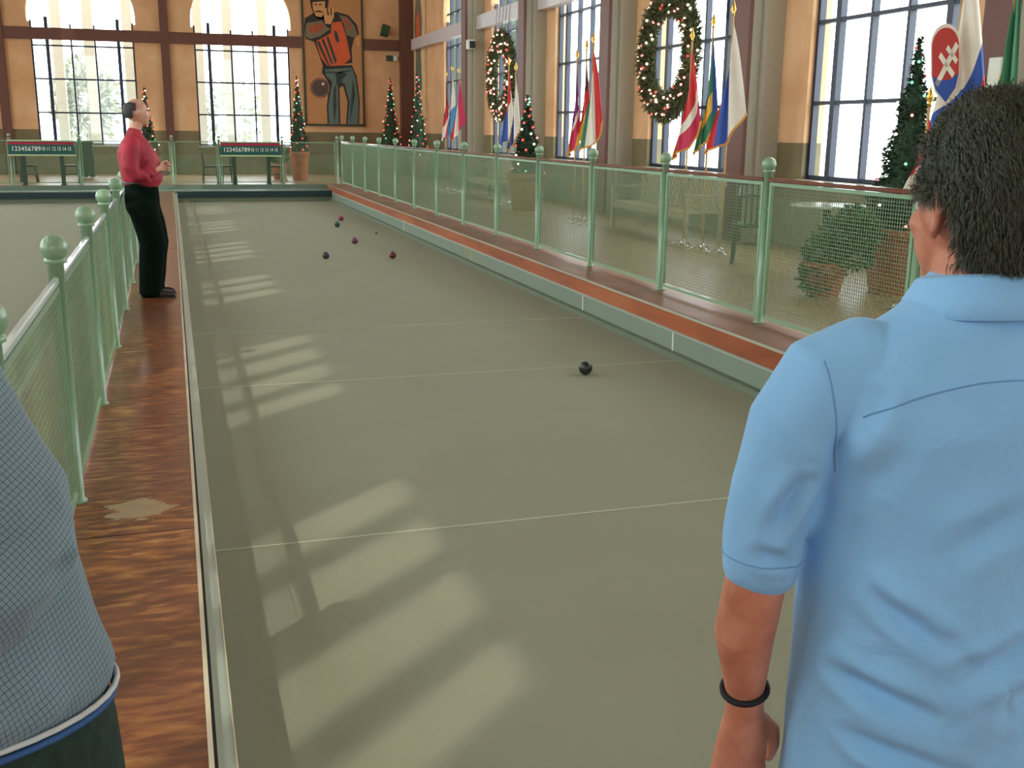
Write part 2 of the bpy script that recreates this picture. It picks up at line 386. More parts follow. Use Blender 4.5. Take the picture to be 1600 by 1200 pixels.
# far end: kick, dark rubber, grey platform
for n_, (a, b_) in enumerate(((0.07, 3.985), (-5.05, -1.03))):
    bm = BM(); box(bm, a, b_, YE - .02, YE + .05, 0, 0.12); tr('trim_%d' % (14 + 3 * n_), bm, M['kick'])
    bm = BM(); box(bm, a, b_, YE - .06, YE + .05, 0.12, 0.265); tr('trim_%d' % (15 + 3 * n_), bm, M['end_dark'])
bm = BM(); box(bm, -5.05, 3.985, YE + .05, 29.25, 0, 0.28); box(bm, -5.05, 3.985, 29.25, 29.45, 0, 0.30); tr('trim_16', bm, M['end_grey'])
bm = BM(); box(bm, -5.05, 4.03, 29.40, 29.46, 0.28, 0.388); tr('trim_19', bm, M['end_grey'])
# court lines and board ticks
for i, y in enumerate((4.66, 7.85, 10.02)):
    bm = BM(); wd = (0.006, 0.006, 0.005)[i]
    box(bm, 0.07, 3.935, y - wd, y + wd, 0.0005, 0.002); tr('trim_%d' % (20 + i), bm, M['line'])
for i, (y, m_) in enumerate(((4.66, 'white'), (8.0, 'white'), (10.12, 'white'), (14.44, 'yellow'), (14.79, 'yellow'), (19.2, 'white'))):
    bm = BM(); box(bm, 3.980, 3.986, y - .011, y + .011, 0.055, 0.215); tr('trim_%d' % (30 + i), bm, M[m_])

# ---- window wall builder.  Wall lies in the (a, z) plane; pos(a, d, z) maps along-wall, depth (into room +), height
SILL, SPR, WH = 1.28, 5.15, 3.2
def arch_outline(a0, a1):
    """closed outline of a window opening: rectangle, a small step out at 4.9, semicircle head"""
    c = (a0 + a1) / 2; pts = [(a0, SILL), (a1, SILL), (a1, 4.95), (a1 + .07, 4.95), (a1 + .07, SPR)]
    r = (a1 - a0) / 2 + .07
    for k in range(1, 24): t = PI * k / 24; pts.append((c + r * math.cos(t), SPR + r * math.sin(t)))
    pts += [(a0 - .07, SPR), (a0 - .07, 4.95), (a0, 4.95)]
    return pts
def wall_with_windows(name, pos, a_min, a_max, z0, ztop, wins, th=0.28):
    """strips around the openings, one wall object with material slots by height"""
    bm = BM(); mats = [M['wall'], M['wainscot'], M['wainscot_low']]
    def slab(a0, a1, zl, zh):
        for lo, hi, mi in ((z0, 1.0, 2), (1.0, 1.75, 1), (1.75, ztop, 0)):
            l2, h2 = max(zl, lo), min(zh, hi)
            if h2 - l2 < 1e-4 or a1 - a0 < 1e-4: continue
            vs = [bm.verts.new(pos(a, d, z)) for a in (a0, a1) for d in (0, -th) for z in (l2, h2)]
            for idx in ((0, 1, 3, 2), (4, 6, 7, 5), (0, 4, 5, 1), (2, 3, 7, 6), (0, 2, 6, 4), (1, 5, 7, 3)):
                bm.faces.new([vs[i] for i in idx]).material_index = mi
    cur = a_min
    for a0, a1 in wins:
        A0, A1 = a0 - .07, a1 + .07
        slab(cur, A0, z0, ztop)
        slab(A0, A1, z0, SILL); slab(A0, a0, SILL, 4.95); slab(a1, A1, SILL, 4.95)
        r = (A1 - A0) / 2; c = (A0 + A1) / 2; N = 24; topz = SPR + r
        slab(A0, A1, topz, ztop)
        xs = [c - r * math.cos(PI * k / N) for k in range(N + 1)]
        for k in range(N):                                  # infill above the curve
            xa, xb = xs[k], xs[k + 1]; za = SPR + math.sqrt(max(0, r * r - (xa - c) ** 2)); zb = SPR + math.sqrt(max(0, r * r - (xb - c) ** 2))
            f = [bm.verts.new(pos(xa, 0, za)), bm.verts.new(pos(xb, 0, zb)), bm.verts.new(pos(xb, 0, topz)), bm.verts.new(pos(xa, 0, topz))]
            g = [bm.verts.new(pos(xa, -th, za)), bm.verts.new(pos(xb, -th, zb)), bm.verts.new(pos(xb, -th, topz)), bm.verts.new(pos(xa, -th, topz))]
            try:
                bm.faces.new(f); bm.faces.new(g[::-1]); bm.faces.new((f[0], g[0], g[1], f[1]))
            except ValueError: pass
        cur = A1
    slab(cur, a_max, z0, ztop)
    return struct(name, bm, None, mats=mats)
win_no = [0]
def window(pos, a0, a1, flip=False, top=True, thin=1.0):
    """one arched window: frame and bars, glass"""
    win_no[0] += 1; W_ = a1 - a0
    def bx(bm, aa, ab, za, zb, d0, d1):
        vs = [bm.verts.new(pos(a, d, z)) for a in (aa, ab) for d in (d0, d1) for z in (za, zb)]
        for idx in ((0, 1, 3, 2), (4, 6, 7, 5), (0, 4, 5, 1), (2, 3, 7, 6), (0, 2, 6, 4), (1, 5, 7, 3)): bm.faces.new([vs[i] for i in idx])
    bm = BM(); f = (lambda t: a1 - t) if flip else (lambda t: a0 + t)
    def vb(t, w_, zl=SILL, zh=6.4):
        x_ = f(t); bx(bm, x_ - w_ / 2, x_ + w_ / 2, zl, zh, -.17, -.08)
    vb(.025, .05, zh=5.0); vb(W_ - .025, .05, zh=5.0)
    vb(.46, .10 * thin, zh=6.2 if top else 5.1); vb(W_ - .46, .10 * thin, zh=6.2 if top else 5.1); vb(.46 + (W_ - .92) / 3, .05 * thin, zh=6.7 if top else 4.9); vb(.46 + (W_ - .92) * 2 / 3, .05 * thin, zh=6.7 if top else 4.9)
    for z in (SILL + .03, 2.26, 3.27, 4.26) + ((5.2,) if top else ()): bx(bm, a0, a1, z - .024, z + .024, -.165, -.085)
    o = struct('window_%d' % win_no[0], bm, M['bar'])
    # arched glass pane
    g = BM(); pts = arch_outline(a0, a1); v = [g.verts.new(pos(a, -.125, z)) for a, z in pts]; g.faces.new(v)
    obj('glass', g, M['glass'], o)
    s = BM(); bx(s, a0 - .05, a1 + .05, SILL - .06, SILL, -.2, .06); obj('sill', s, M['trim_pale'], o)
    return o
far = lambda a, d, z: Vector((a, YW - d, z))
rgt = lambda a, d, z: Vector((XR - d, a, z))
lft = lambda a, d, z: Vector((XL + d, a, z))
far_w = [(-8.68, -5.70), (-3.90, -0.92), (0.88, 3.86)]
rgt_w = [(c - 1.49, c + 1.49) for c in (-0.95, 4.0 - .08, 6.15 + 4.87, 15.95, 20.85, 25.70, 30.75)]
rgt_w[1] = (4.7, 7.68)
lft_w = [(c - 1.49, c + 1.49) for c in (1.3, 6.15, 11.02, 15.9, 20.8, 25.65, 30.75)]
wall_with_windows('wall_far', far, XL - .3, XR + .3, 0.3, 8.0, far_w)
wall_with_windows('wall_right', rgt, YB - .3, YW, 0.3, 8.0, rgt_w)
wall_with_windows('wall_left', lft, YB - .3, YW, 0.2, 8.0, lft_w)
for a0, a1 in far_w: window(far, a0, a1, False, False)
for a0, a1 in rgt_w: window(rgt, a0, a1, True)
for a0, a1 in lft_w: window(lft, a0, a1)
rear = lambda a, d, z: Vector((a, YB + d, z))
rear_fill_w = [(-6.6, -3.62), (2.8, 5.78)]  # unseen rear windows, added to brighten surfaces that face back
wall_with_windows('wall_rear', rear, XL - .3, XR + .3, 0.2, 11.8, rear_fill_w)
for a0, a1 in rear_fill_w:
    window(rear, a0, a1); portal((a0 + 1.49, YB - .02, 3.9), (0, 1, 0), 3.1, 5.4)
# unseen upper nave and left clerestory, added to cast the sun streaks
bm = BM(); box(bm, XL - .3, -7.0, YB - .3, YW + .3, 8.0, 8.2); box(bm, -7.2, XR + .3, YB - .3, YW + .3, 11.6, 11.8); struct('ceiling', bm, M['ceiling'])
CLW = 2.62; cl_c = [-10.8 + 4.33 * k for k in range(11)]
cl_c = [3.6 - 6.66 + 4.33 * k for k in range(-1, 9)]
bm = BM(); cur = YB - .3
for c in cl_c:
    box(bm, -7.2, -7.0, cur, c - CLW / 2, 8.2, 11.6); cur = c + CLW / 2
    box(bm, -7.2, -7.0, c - CLW / 2, c + CLW / 2, 11.15, 11.6)
box(bm, -7.2, -7.0, cur, YW + .3, 8.2, 11.6); struct('wall_added_clerestory', bm, M['wall'])
bm = BM(); box(bm, XR, XR + .3, YB - .3, YW + .3, 8.0, 11.6); struct('wall_right_upper', bm, M['wall'])
bm = BM(); box(bm, -7.2, XR, YW, YW + .3, 8.0, 11.6); struct('wall_far_upper', bm, M['wall'])
for c in cl_c:  # added clerestory windows, their bars cut the sun into streaks
    bm = BM(); win_no[0] += 1
    for t in (.03, .62, 1.29, 1.96, 2.59): box(bm, -7.15, -7.05, c - CLW / 2 + t - .085, c - CLW / 2 + t + .085, 8.2, 11.15)
    box(bm, -7.15, -7.05, c - CLW / 2, c + CLW / 2, 8.2, 8.28)
    o = struct('window_%d' % win_no[0], bm, M['bar'])
    g = BM(); g.faces.new([g.verts.new(p) for p in ((-7.1, c - CLW / 2, 8.2), (-7.1, c + CLW / 2, 8.2), (-7.1, c + CLW / 2, 11.15), (-7.1, c - CLW / 2, 11.15))])
    obj('glass', g, M['glass'], o)
    portal((-7.02, c, 9.7), (1, 0, 0), CLW, 2.9)
for a0, a1 in far_w: portal((a0 + 1.49, YW + .02, 3.9), (0, -1, 0), 3.1, 5.4)
for a0, a1 in rgt_w: portal((XR + .02, a0 + 1.49, 3.9), (-1, 0, 0), 3.1, 5.4)
for a0, a1 in lft_w: portal((XL - .02, a0 + 1.49, 3.9), (1, 0, 0), 3.1, 5.4)

# far wall steelwork: brown columns and beam
tn = [40]
def trim(bm, m):
    tn[0] += 1; return struct('trim_%d' % tn[0], bm, m)
for x_ in (-4.77, 0.0):
    bm = BM(); box(bm, x_ - .13, x_ + .13, YW - .12, YW, 0.385, 8); trim(bm, M['steel_brown'])
bm = BM(); box(bm, 7.50, 8.0, YW - .30, YW, 0.385, 8); trim(bm, M['steel_brown'])
for a, b_ in ((XL, -4.9), (-4.64, -.13), (.13, 4.3), (6.32, 7.5)):
    bm = BM(); box(bm, a, b_, YW - .10, YW, 4.42, 4.77); trim(bm, M['steel_brown'])
# right wall: pilasters (pale plaster flanks, brown steel face) and beams paled by painted-in reflection
pil = (-1.1 - .1, 3.70, 8.58, 13.45, 18.38, 23.22, 28.15, 33.3)
for y in pil[:-1]:
    bm = BM(); box(bm, 7.72, 8.0, y - .30, y + .30, 0.385, 8); trim(bm, M['trim_pale'])
    bm = BM(); box(bm, 7.56, 7.72, y - .19, y + .19, 0.385, 8); trim(bm, M['trim_pale'])
    bm = BM(); box(bm, 7.50, 7.56, y - .21, y + .21, .385, 8); trim(bm, M['steel_brown'])
for a, b_ in zip(pil[1:-1], list(pil[2:-1]) + [36.2]):
    bm = BM(); box(bm, 7.78, 8.0, a + .30, b_ - .30, 4.42, 4.76); trim(bm, M['beam_glare'])

# ---- outside: paving, colonnade posts, pale trees and a building far down the right side
bm = BM(); box(bm, -60, 90, YW + .5, 120, -.2, 0.0); box(bm, XR + .5, 90, -60, YW + .5, -.2, 0.0); box(bm, -60, XL - .5, -60, YW + .5, -.2, 0)
M['paving'] = mat('outdoor pale paving', (186, 186, 176), 0.9); M['ext'] = mat('outdoor grey post', (176, 182, 180), 0.8)
M['ext_tree'] = mat('hazy tree leaves', (150, 154, 140), 0.9, noise_amt=0.3)
M['ext_bld'] = mat('outdoor building render', (50, 56, 46), 0.9, noise_amt=0.3, nscale=0.6)
o = struct('ground', bm, M['paving'])

# ================================================================== FENCES
def wire_mesh_bm(Lg, z0, z1, pitch_=0.026, r=0.0019):
    """welded wire panel in the local y-z plane, y 0..Lg"""
    bm = BM()
    n = int(Lg / pitch_)
    for i in range(1, n):
        y = Lg * i / n; box(bm, -r, r, y - r, y + r, z0, z1)
    n = int((z1 - z0) / pitch_)
    for i in range(1, n):
        z = z0 + (z1 - z0) * i / n; box(bm, r, 3 * r, 0, Lg, z - r, z + r)
    return bm
def post_bm(zt, n=12, r=.033):
    bm = BM(); lathe(bm, [(r + .012, 0.0), (r + .012, .012), (r, .016), (r, zt - .115), (r + .012, zt - .11), (r + .012, zt - .095), (.02, zt - .09)], n); return bm
def finial_bm(zt, r=.055):
    bm = BM(); ball(bm, (0, 0, zt - r + .005), r, 20, 12); return bm
def make_fence(label, start, direction, n, span, hp, ztop, cap=None, group=None, ball_r=.055, spans=None, wires=(.026, .0019)):
    """posts + framed wire panels along local +Y from start"""
    rz = math.atan2(direction[1], direction[0]) - PI / 2
    t = thing('fence', label, 'fence', start, rz, group)
    spans = spans or [span] * n
    y = 0; pm = fm = None; panels = {}
    for i in range(len(spans) + 1):
        if pm is None:
            p = obj('post', post_bm(hp), M['fence'], t, True); f_ = obj('ball_finial', finial_bm(hp, ball_r), M['fence'], p, True); pm, fm = p, f_
        else:
            p = pm.copy(); C.objects.link(p); p.parent = t; f_ = fm.copy(); C.objects.link(f_); f_.parent = p
        p.location = (0, y, 0)
        if i < len(spans):
            s = spans[i]; key = round(s, 3)
            if key not in panels:
                g = .035; a0, a1 = .05, s - .05
                bm = BM(); w_ = .013
                box(bm, -w_, w_, a0, a1, .045, .045 + 2 * w_); box(bm, -w_, w_, a0, a1, ztop - 2 * w_, ztop)
                box(bm, -w_, w_, a0, a0 + 2 * w_, .045, ztop); box(bm, -w_, w_, a1 - 2 * w_, a1, .045, ztop)
                for z in (.25, ztop - .2):
                    box(bm, -.008, .008, .02, a0, z - .012, z + .012); box(bm, -.008, .008, a1, s - .02, z - .012, z + .012)
                pf = obj('panel_frame', bm, M['fence'], t)
                wmsh = wire_mesh_bm(a1 - a0 - .04, .07, ztop - .025, *wires); bmesh.ops.translate(wmsh, vec=(0, a0 + .02, 0), verts=wmsh.verts[:])
                wm = obj('wire_mesh', wmsh, M['wire'], pf)
                panels[key] = (pf, wm)
            else:
                a, b_ = panels[key]; pf = a.copy(); C.objects.link(pf); pf.parent = t; wm = b_.copy(); C.objects.link(wm); wm.parent = pf
            pf.location = (0, y, 0)
            if cap:
                cw = .028 if cap == 'cap_rail' else .014
                bm = BM(); bevbox(bm, -cw, cw, .04, s - .04, ztop + .004, ztop + .034, .006, 1)
                c_ = obj('cap_rail', bm, M[cap], t); c_.location = (0, y, 0)
            y += s
    return t
Yp = [5.52 - 1.83 * 3 + 1.83 * k for k in range(17)]
make_fence('long green wire-panel fence with ball-topped posts along the right side of the court', (4.41, Yp[0], .392), (0, 1), 16, 1.83, 1.295, 1.11, 'cap_rail')
make_fence('green wire-panel fence with ball-topped posts on the brown walkway between the courts', (-.49, 3.0, .26), (0, 1), 15, 1.75, 1.165, .965, 'top_rail_glint', spans=[1.75] * 14, wires=(.031, .0013))
make_fence('low wire fence across the far end of the courts, between the scoreboards', (4.34, 29.75, .385), (-1, 0), 0, 0, 1.27, 1.12, None, spans=[1.48, 1.66, 1.19, 2.28, 1.62, 1.4], ball_r=.04)
# ================================================================== SCOREBOARDS
def text_mesh(s, size, depth=.004):
    cu = bpy.data.curves.new('t', 'FONT'); cu.body = s; cu.size = size; cu.extrude = depth; cu.align_x = 'CENTER'; cu.align_y = 'CENTER'
    cu.offset = size * .015
    o = bpy.data.objects.new('t', cu); C.objects.link(o); bpy.context.view_layer.update()
    me = bpy.data.meshes.new_from_object(o.evaluated_get(bpy.context.evaluated_depsgraph_get()))
    bpy.data.objects.remove(o); bpy.data.curves.remove(cu); return me
M['sb_red'] = mat('scoreboard red', (176, 26, 62), 0.5, noise_amt=.04); M['sb_green'] = mat('scoreboard green', (20, 84, 76), 0.5, noise_amt=.08)
M['sb_light'] = mat('scoreboard pale cap', (186, 200, 156), 0.4, noise_amt=.04)
def scoreboard(x0, x1, label):
    t = thing('scoreboard', label, 'scoreboard', ((x0 + x1) / 2, 29.62, .385), 0, 'scoreboards at the far end fence')
    W_ = (x1 - x0) / 2
    bm = BM(); bevbox(bm, -W_, W_, -.03, .03, .77, 1.09, .006, 1); obj('board', bm, M['sb_green'], t)
    bm = BM(); box(bm, -W_, W_, -.036, -.0301, 1.015, 1.075); obj('red_band', bm, M['sb_red'], t)
    bm = BM(); bevbox(bm, -W_ - .02, W_ + .02, -.07, .05, 1.09, 1.125, .006, 1); obj('top_cap', bm, M['sb_light'], t)
    bm = BM(); bevbox(bm, -W_ - .02, W_ + .02, -.08, .05, .73, .77, .006, 1); obj('bottom_shelf', bm, M['sb_light'], t)
    nb = BM(); names = [str(i) for i in range(1, 16)]
    for i, s in enumerate(names):
        me = text_mesh(s,   .140 if len(s) == 1 else .118)
        k = BM(); k.from_mesh(me); bpy.data.meshes.remove(me)
        u = -W_ + .10 + (2 * W_ - .22) * ((i * .78) if i < 9 else (9 * .78 + .12 + (i - 9) * 1.24)) / (9 * .78 + .12 + 5 * 1.24)
        bmesh.ops.transform(k, matrix=T(u, -.036, .905) @ RX(PI / 2) @ Matrix.Diagonal((.8 if len(s) > 1 else 1, 1.1, 1, 1)), verts=k.verts[:]); merge(nb, k)
    obj('numerals', nb, M['white'], t)
    for s in (-1, 1):
        bm = BM(); bevbox(bm, s * .45 - .05, s * .45 + .05, -.02, .03, 0, .74, .008, 1); obj('leg', bm, M['dark_green'], t)
        bm = BM(); bevbox(bm, s * .45 - .06, s * .45 + .06, -.15, .15, 0, .03, .008, 1); obj('foot', bm, M['dark_green'], t)
scoreboard(1.24, 2.80, 'green scoreboard with white numbers under a red band, nearer the painting')
scoreboard(-3.90, -2.36, 'green scoreboard with white numbers under a red band, behind the left court')

# ================================================================== CHAIRS AND TABLES AT THE FAR WALL
def bistro_chair(label, loc, rz, group=None, m='dark_wood'):
    t = thing('cafe_chair', label, 'chair', loc, rz, group)
    bm = BM(); lathe(bm, [(.001, .425), (.2, .425), (.215, .45), (.21, .47), (.001, .475)], 20, cap=False); obj('seat', bm, M[m], t)
    for sx in (-1, 1):
        for sy_ in (-1, 1):
            bm = BM()
            if sy_ > 0: tube(bm, [(sx * .19, .21, 0), (sx * .165, .17, .45), (sx * .17, .19, .7), (sx * .15, .24, .93)], .021, 8)
            else: tube(bm, [(sx * .19, -.19, 0), (sx * .16, -.15, .45)], .021, 8)
            obj('leg', bm, M[m], t, True)
    bm = BM(); tube(bm, [(-.15, .24, .93), (0, .265, .95), (.15, .24, .93)], .026, 8)
    tube(bm, [(-.165, .21, .78), (0, .23, .79), (.165, .21, .78)], .016, 8)
    for u in (-.06, 0, .06): tube(bm, [(u, .175, .46), (u, .21, .7), (u, .255, .94)], .013, 6)
    obj('backrest', bm, M[m], t, True)
    bm = BM(); tube(bm, [(-.17, -.17, .22), (-.17, .19, .22)], .009, 6); tube(bm, [(.17, -.17, .22), (.17, .19, .22)], .009, 6); tube(bm, [(-.17, 0, .22), (.17, 0, .22)], .009, 6)
    obj('stretcher', bm, M[m], t, True)
    return t
c0 = bistro_chair('dark cafe chair facing right, left end of the painting-side scoreboard', (.98, 30.35, .385), PI / 2, 'dark cafe chairs by the far wall')
dup(c0, (1.42, 30.75, .385), -PI / 2 + .3, 'dark cafe chair half hidden behind left leg of the painting-side scoreboard')
dup(c0, (2.72, 30.5, .385), PI / 2, 'dark cafe chair behind right leg of the painting-side scoreboard')
dup(c0, (-3.62, 30.9, .385), PI / 2, 'dark cafe chair behind left leg of the left court scoreboard')
dup(c0, (-2.60, 30.9, .385), -PI / 2, 'dark cafe chair behind right leg of the left court scoreboard')
# green bin
t = thing('waste_bin', 'tall dark green bin behind the left end scoreboard, near the person in red', 'bin', (-2.38, 33.2, .385))
bm = BM(); bevbox(bm, -.23, .23, -.2, .2, .06, .98, .02, 2); obj('body', bm, M['dark_green'], t)
bm = BM(); bevbox(bm, -.25, .25, -.22, .22, .98, 1.06, .02, 2); obj('lid', bm, M['dark_green'], t)
bm = BM()
for sx in (-.14, .05): ball(bm, (sx + .04, -.2, .045), .045, 12, 8)
box(bm, -.2, .2, -.18, .18, .0, .06); obj('base', bm, M['white'], t)

# ================================================================== POTS, TREES, WREATHS
def needles(bm, p, d, L, wd, mi=0):
    """a small tuft leaf: folded triangle pair"""
    u, v = frame_for(d); a = random.random() * 2 * PI; s = u * math.cos(a) + v * math.sin(a)
    p = Vector(p); d = d.normalized()
    v0 = bm.verts.new(p - s * wd); v1 = bm.verts.new(p + s * wd); v2 = bm.verts.new(p + d * L)
    bm.faces.new((v0, v1, v2)).material_index = mi
def pot(t, r, h, nm='pot'):
    bm = BM(); lathe(bm, [(r * .72, 0), (r * .98, h * .8), (r * .97, h * .82), (r * 1.05, h * .83), (r * 1.08, h * .98), (r * 1.05, h), (r * .94, h), (r * .92, h * .9), (.001, h * .9)], 28, cap=False)
    obj(nm, bm, M['terracotta'], t, True)
    bm = BM(); lathe(bm, [(r * .93, h * .9), (r * .5, h * .925), (.001, h * .93)], 20, cap=False); obj('soil', bm, M['soil'], t, True)
bulb_meshes = {}
def bulbs(parent, pts, r):
    for i, (p, m_) in enumerate(pts):
        k = (m_, r)
        if k not in bulb_meshes:
            bm = BM(); bmesh.ops.create_icosphere(bm, subdivisions=2, radius=r)
            o = obj('bulb', bm, M[m_], parent, True); bulb_meshes[k] = o.data
        else:
            o = bpy.data.objects.new('bulb', bulb_meshes[k]); C.objects.link(o); o.parent = parent
        o.location = p
def tree(label, loc, pot_r, pot_h, h, r, nb, tuft=.09, dens=3000, cols=('b_red', 'b_pink', 'b_red', 'b_white', 'b_green'), br=.022, lean=0, shrub=False):
    t = thing('christmas_tree', label, 'potted tree', loc, random.random() * 6)
    pot(t, pot_r, pot_h)
    zb = pot_h * .93; H = h - zb
    bm = BM(); tube(bm, [(0, 0, zb - .05), (0, 0, zb + H * .95)], [.03, .006], 8); obj('trunk', bm, M['bark'], t)
    bm = BM()
    def rad(f):  # f 0 bottom .. 1 top : slim spire with ragged steps
        return r * ((1 - f) ** 1.15 * (1 - .13 * math.sin(f * 26)) + .03)
    for i in range(dens):
        f = 1 - math.sqrt(random.random()) if random.random() < .8 else random.random()
        a = random.random() * 2 * PI; rr = rad(f) * (.55 + .45 * random.random())
        p = Vector((rr * math.cos(a), rr * math.sin(a), zb + .04 + f * H * .96))
        d = Vector((math.cos(a), math.sin(a), random.uniform(-.5, .5))) + Vector([random.gauss(0, .3) for _ in range(3)])
        needles(bm, p, d, tuft * random.uniform(.6, 1.2) * (1 - .5 * f), tuft * .17)
    # core keeps the crown opaque
    lathe(bm, [(.001, zb + .02)] + [(rad(k / 14) * .74, zb + .04 + k / 14 * H * .95) for k in range(14)] + [(.001, zb + H * .97)], 14, cap=False)
    for i in range(8): needles(bm, (0, 0, zb + H * .9), Vector((random.gauss(0, .1), random.gauss(0, .1), 1)), H * .1, .012)
    obj('foliage', bm, M['leaf'], t)
    # light string spirals up the crown
    pts = []; sp_ = []
    for i in range(nb):
        f = 1 - (1 - (i + .5) / nb) ** .62 * 1.0; f = min(.97, max(.0, (i + .5) / nb)) ** 1.25
        a = i * 2.4 + random.uniform(-.3, .3); rr = rad(f) * 1.05 + .012
        pts.append(((rr * math.cos(a), rr * math.sin(a), zb + .05 + f * H * .95), random.choice(cols)))
    for i in range(160):
        f = i / 160; a = f * 44; rr = rad(f) * .98
        sp_.append((rr * math.cos(a), rr * math.sin(a), zb + .05 + f * H * .93))
    bm = BM(); tube(bm, sp_, .003, 4); s_ = obj('light_string', bm, M['dark_green'], t)
    bulbs(s_, pts, br)
    return t
tree('slim lit christmas tree in terracotta pot behind the person in red', (-.62, 31.6, .385), .26, .72, 2.55, .30, 34, dens=1400)
tree('slim lit christmas tree in a terracotta pot between far window and painting', (3.52, 31.6, .385), .27, .82, 2.95, .26, 40, dens=1600)
tree('slim lit christmas tree right of the bowler painting, in front of peach wall', (6.86, 34.9, .385), .28, .70, 3.16, .36, 44, dens=1600)
tree('slim lit christmas tree against the tall narrow mural in the corner', (7.25, 32.6, .385), .28, .70, 3.2, .30, 44, dens=1600)
tree('red and green lit christmas tree in a terracotta pot beside the blue and white flag', (6.42, 19.4, .385), .36, .70, 2.14, .30, 40, dens=2400)
tree('largest lit christmas tree, in front of the nearest right window', (6.62, 8.55, .385), .36, .62, 2.40, .36, 34, dens=4200, tuft=.07, br=.014)

def leaf(bm, p, d, L, wd, mi=0):
    u, v = frame_for(d); a = random.random() * 2 * PI; s = u * math.cos(a) + v * math.sin(a); n = d.normalized().cross(s)
    p = Vector(p); d = d.normalized()
    v0 = bm.verts.new(p); v1 = bm.verts.new(p + d * L * .5 + s * wd + n * wd * .3); v2 = bm.verts.new(p + d * L); v3 = bm.verts.new(p + d * L * .5 - s * wd + n * wd * .3)
    bm.faces.new((v0, v1, v2)).material_index = mi; bm.faces.new((v0, v2, v3)).material_index = mi
def shrub(label, loc, pot_r, pot_h, blobs, n, L=.07, spill=None):
    t = thing('potted_plant', label, 'potted plant', loc)
    pot(t, pot_r, pot_h)
    bm = BM()
    tot = sum(b[3] for b in blobs)
    for cx, cy_, cz, r_, sz in blobs:
        for i in range(int(n * r_ / tot)):
            d = Vector([random.gauss(0, 1) for _ in range(3)]).normalized(); rr = r_ * random.uniform(.5, 1)
            p = Vector((cx + d.x * rr, cy_ + d.y * rr, cz + d.z * rr * sz))
            if p.z < .02: p.z = .02 + random.random() * .03
            leaf(bm, p, d + Vector((0, 0, .2)), L * random.uniform(.6, 1.3), L * .3)
    obj('foliage', bm, M['shrub'], t)
    bm = BM()
    for cx, cy_, cz, r_, sz in blobs: tube(bm, [(0, 0, pot_h * .85), (cx * .6, cy_ * .6, max(cz, pot_h) + .02), (cx, cy_, cz)], .008, 5)
    obj('stem', bm, M['bark'], t)
    return t
shrub('leafy green plant spilling over its terracotta pot beside the cafe table', (5.80, 8.55, .385), .20, .32,
      [(.10, -.10, .58, .20, .9), (-.04, .0, .36, .18, 1.3), (-.10, -.02, .18, .15, 1.1), (.18, -.25, .62, .18, .9), (.20, -.10, .70, .14, .9), (.12, -.28, .42, .14, 1.0)], 3200, .06)
shrub('low leafy plant in terracotta pot behind the tree near the far window', (3.05, 32.7, .385), .24, .45, [(0, 0, .68, .26, .9)], 350, .09)

def wreath(label, loc, Ro, ri, nb, br, dens):
    t = thing('christmas_wreath', label, 'wreath', loc, 0, 'lit wreaths hung on the right windows')
    Rm, rr = (Ro + ri) / 2, (Ro - ri) / 2
    bm = BM()
    def P_(a, b_, k=1.0): return Vector((rr * .36 * math.sin(b_) * k, (Rm + rr * math.cos(b_) * k) * math.cos(a), (Rm + rr * math.cos(b_) * k) * math.sin(a)))
    g = [[bm.verts.new(P_(2 * PI * i / 36, 2 * PI * j / 10, .72)) for j in range(10)] for i in range(36)]
    for i in range(36):
        for j in range(10): bm.faces.new((g[i][j], g[(i + 1) % 36][j], g[(i + 1) % 36][(j + 1) % 10], g[i][(j + 1) % 10]))
    for i in range(dens):
        a, b_ = random.random() * 2 * PI, random.random() * 2 * PI
        p = P_(a, b_, random.uniform(.6, .95)); c = P_(a, b_, 0)
        d = (p - c).normalized() + Vector([random.gauss(0, .45) for _ in range(3)])
        needles(bm, p, d, .11 * random.uniform(.6, 1.2), .02)
    obj('foliage', bm, M['wreath_leaf'], t)
    sp_ = [P_(2 * PI * i / 220, i * .75, .98) for i in range(220)]
    bm = BM(); tube(bm, sp_, .004, 4, closed=True); s_ = obj('light_string', bm, M['dark_green'], t)
    pts = []
    for i in range(nb):
        a = 2 * PI * i / nb + random.uniform(-.1, .1); b_ = PI + random.uniform(.15, PI - .15)
        pts.append((P_(a, b_, 1.05), random.choice(('b_white', 'b_pink', 'b_white', 'b_pink', 'b_red'))))
    bulbs(s_, pts, br)
    bm = BM()
    for u in (-.5, -.25, 0, .25, .5): tube(bm, [(0, u * Ro, math.sqrt(Ro ** 2 - (u * Ro) ** 2) - .1), (0.06, u * Ro, Ro + .55)], .006, 4)
    obj('hanging_wire', bm, M['black'], t)
    return t
wreath('larger-looking lit wreath hanging between the red flag and the peach wall, nearer of the two', (7.62, 15.98, 3.08), 1.06, .60, 96, .021, 5200)
wreath('lit wreath hanging further down the hall above the slim flags, under a pale beam', (7.62, 25.1, 3.14), 1.06, .55, 90, .026, 4200)

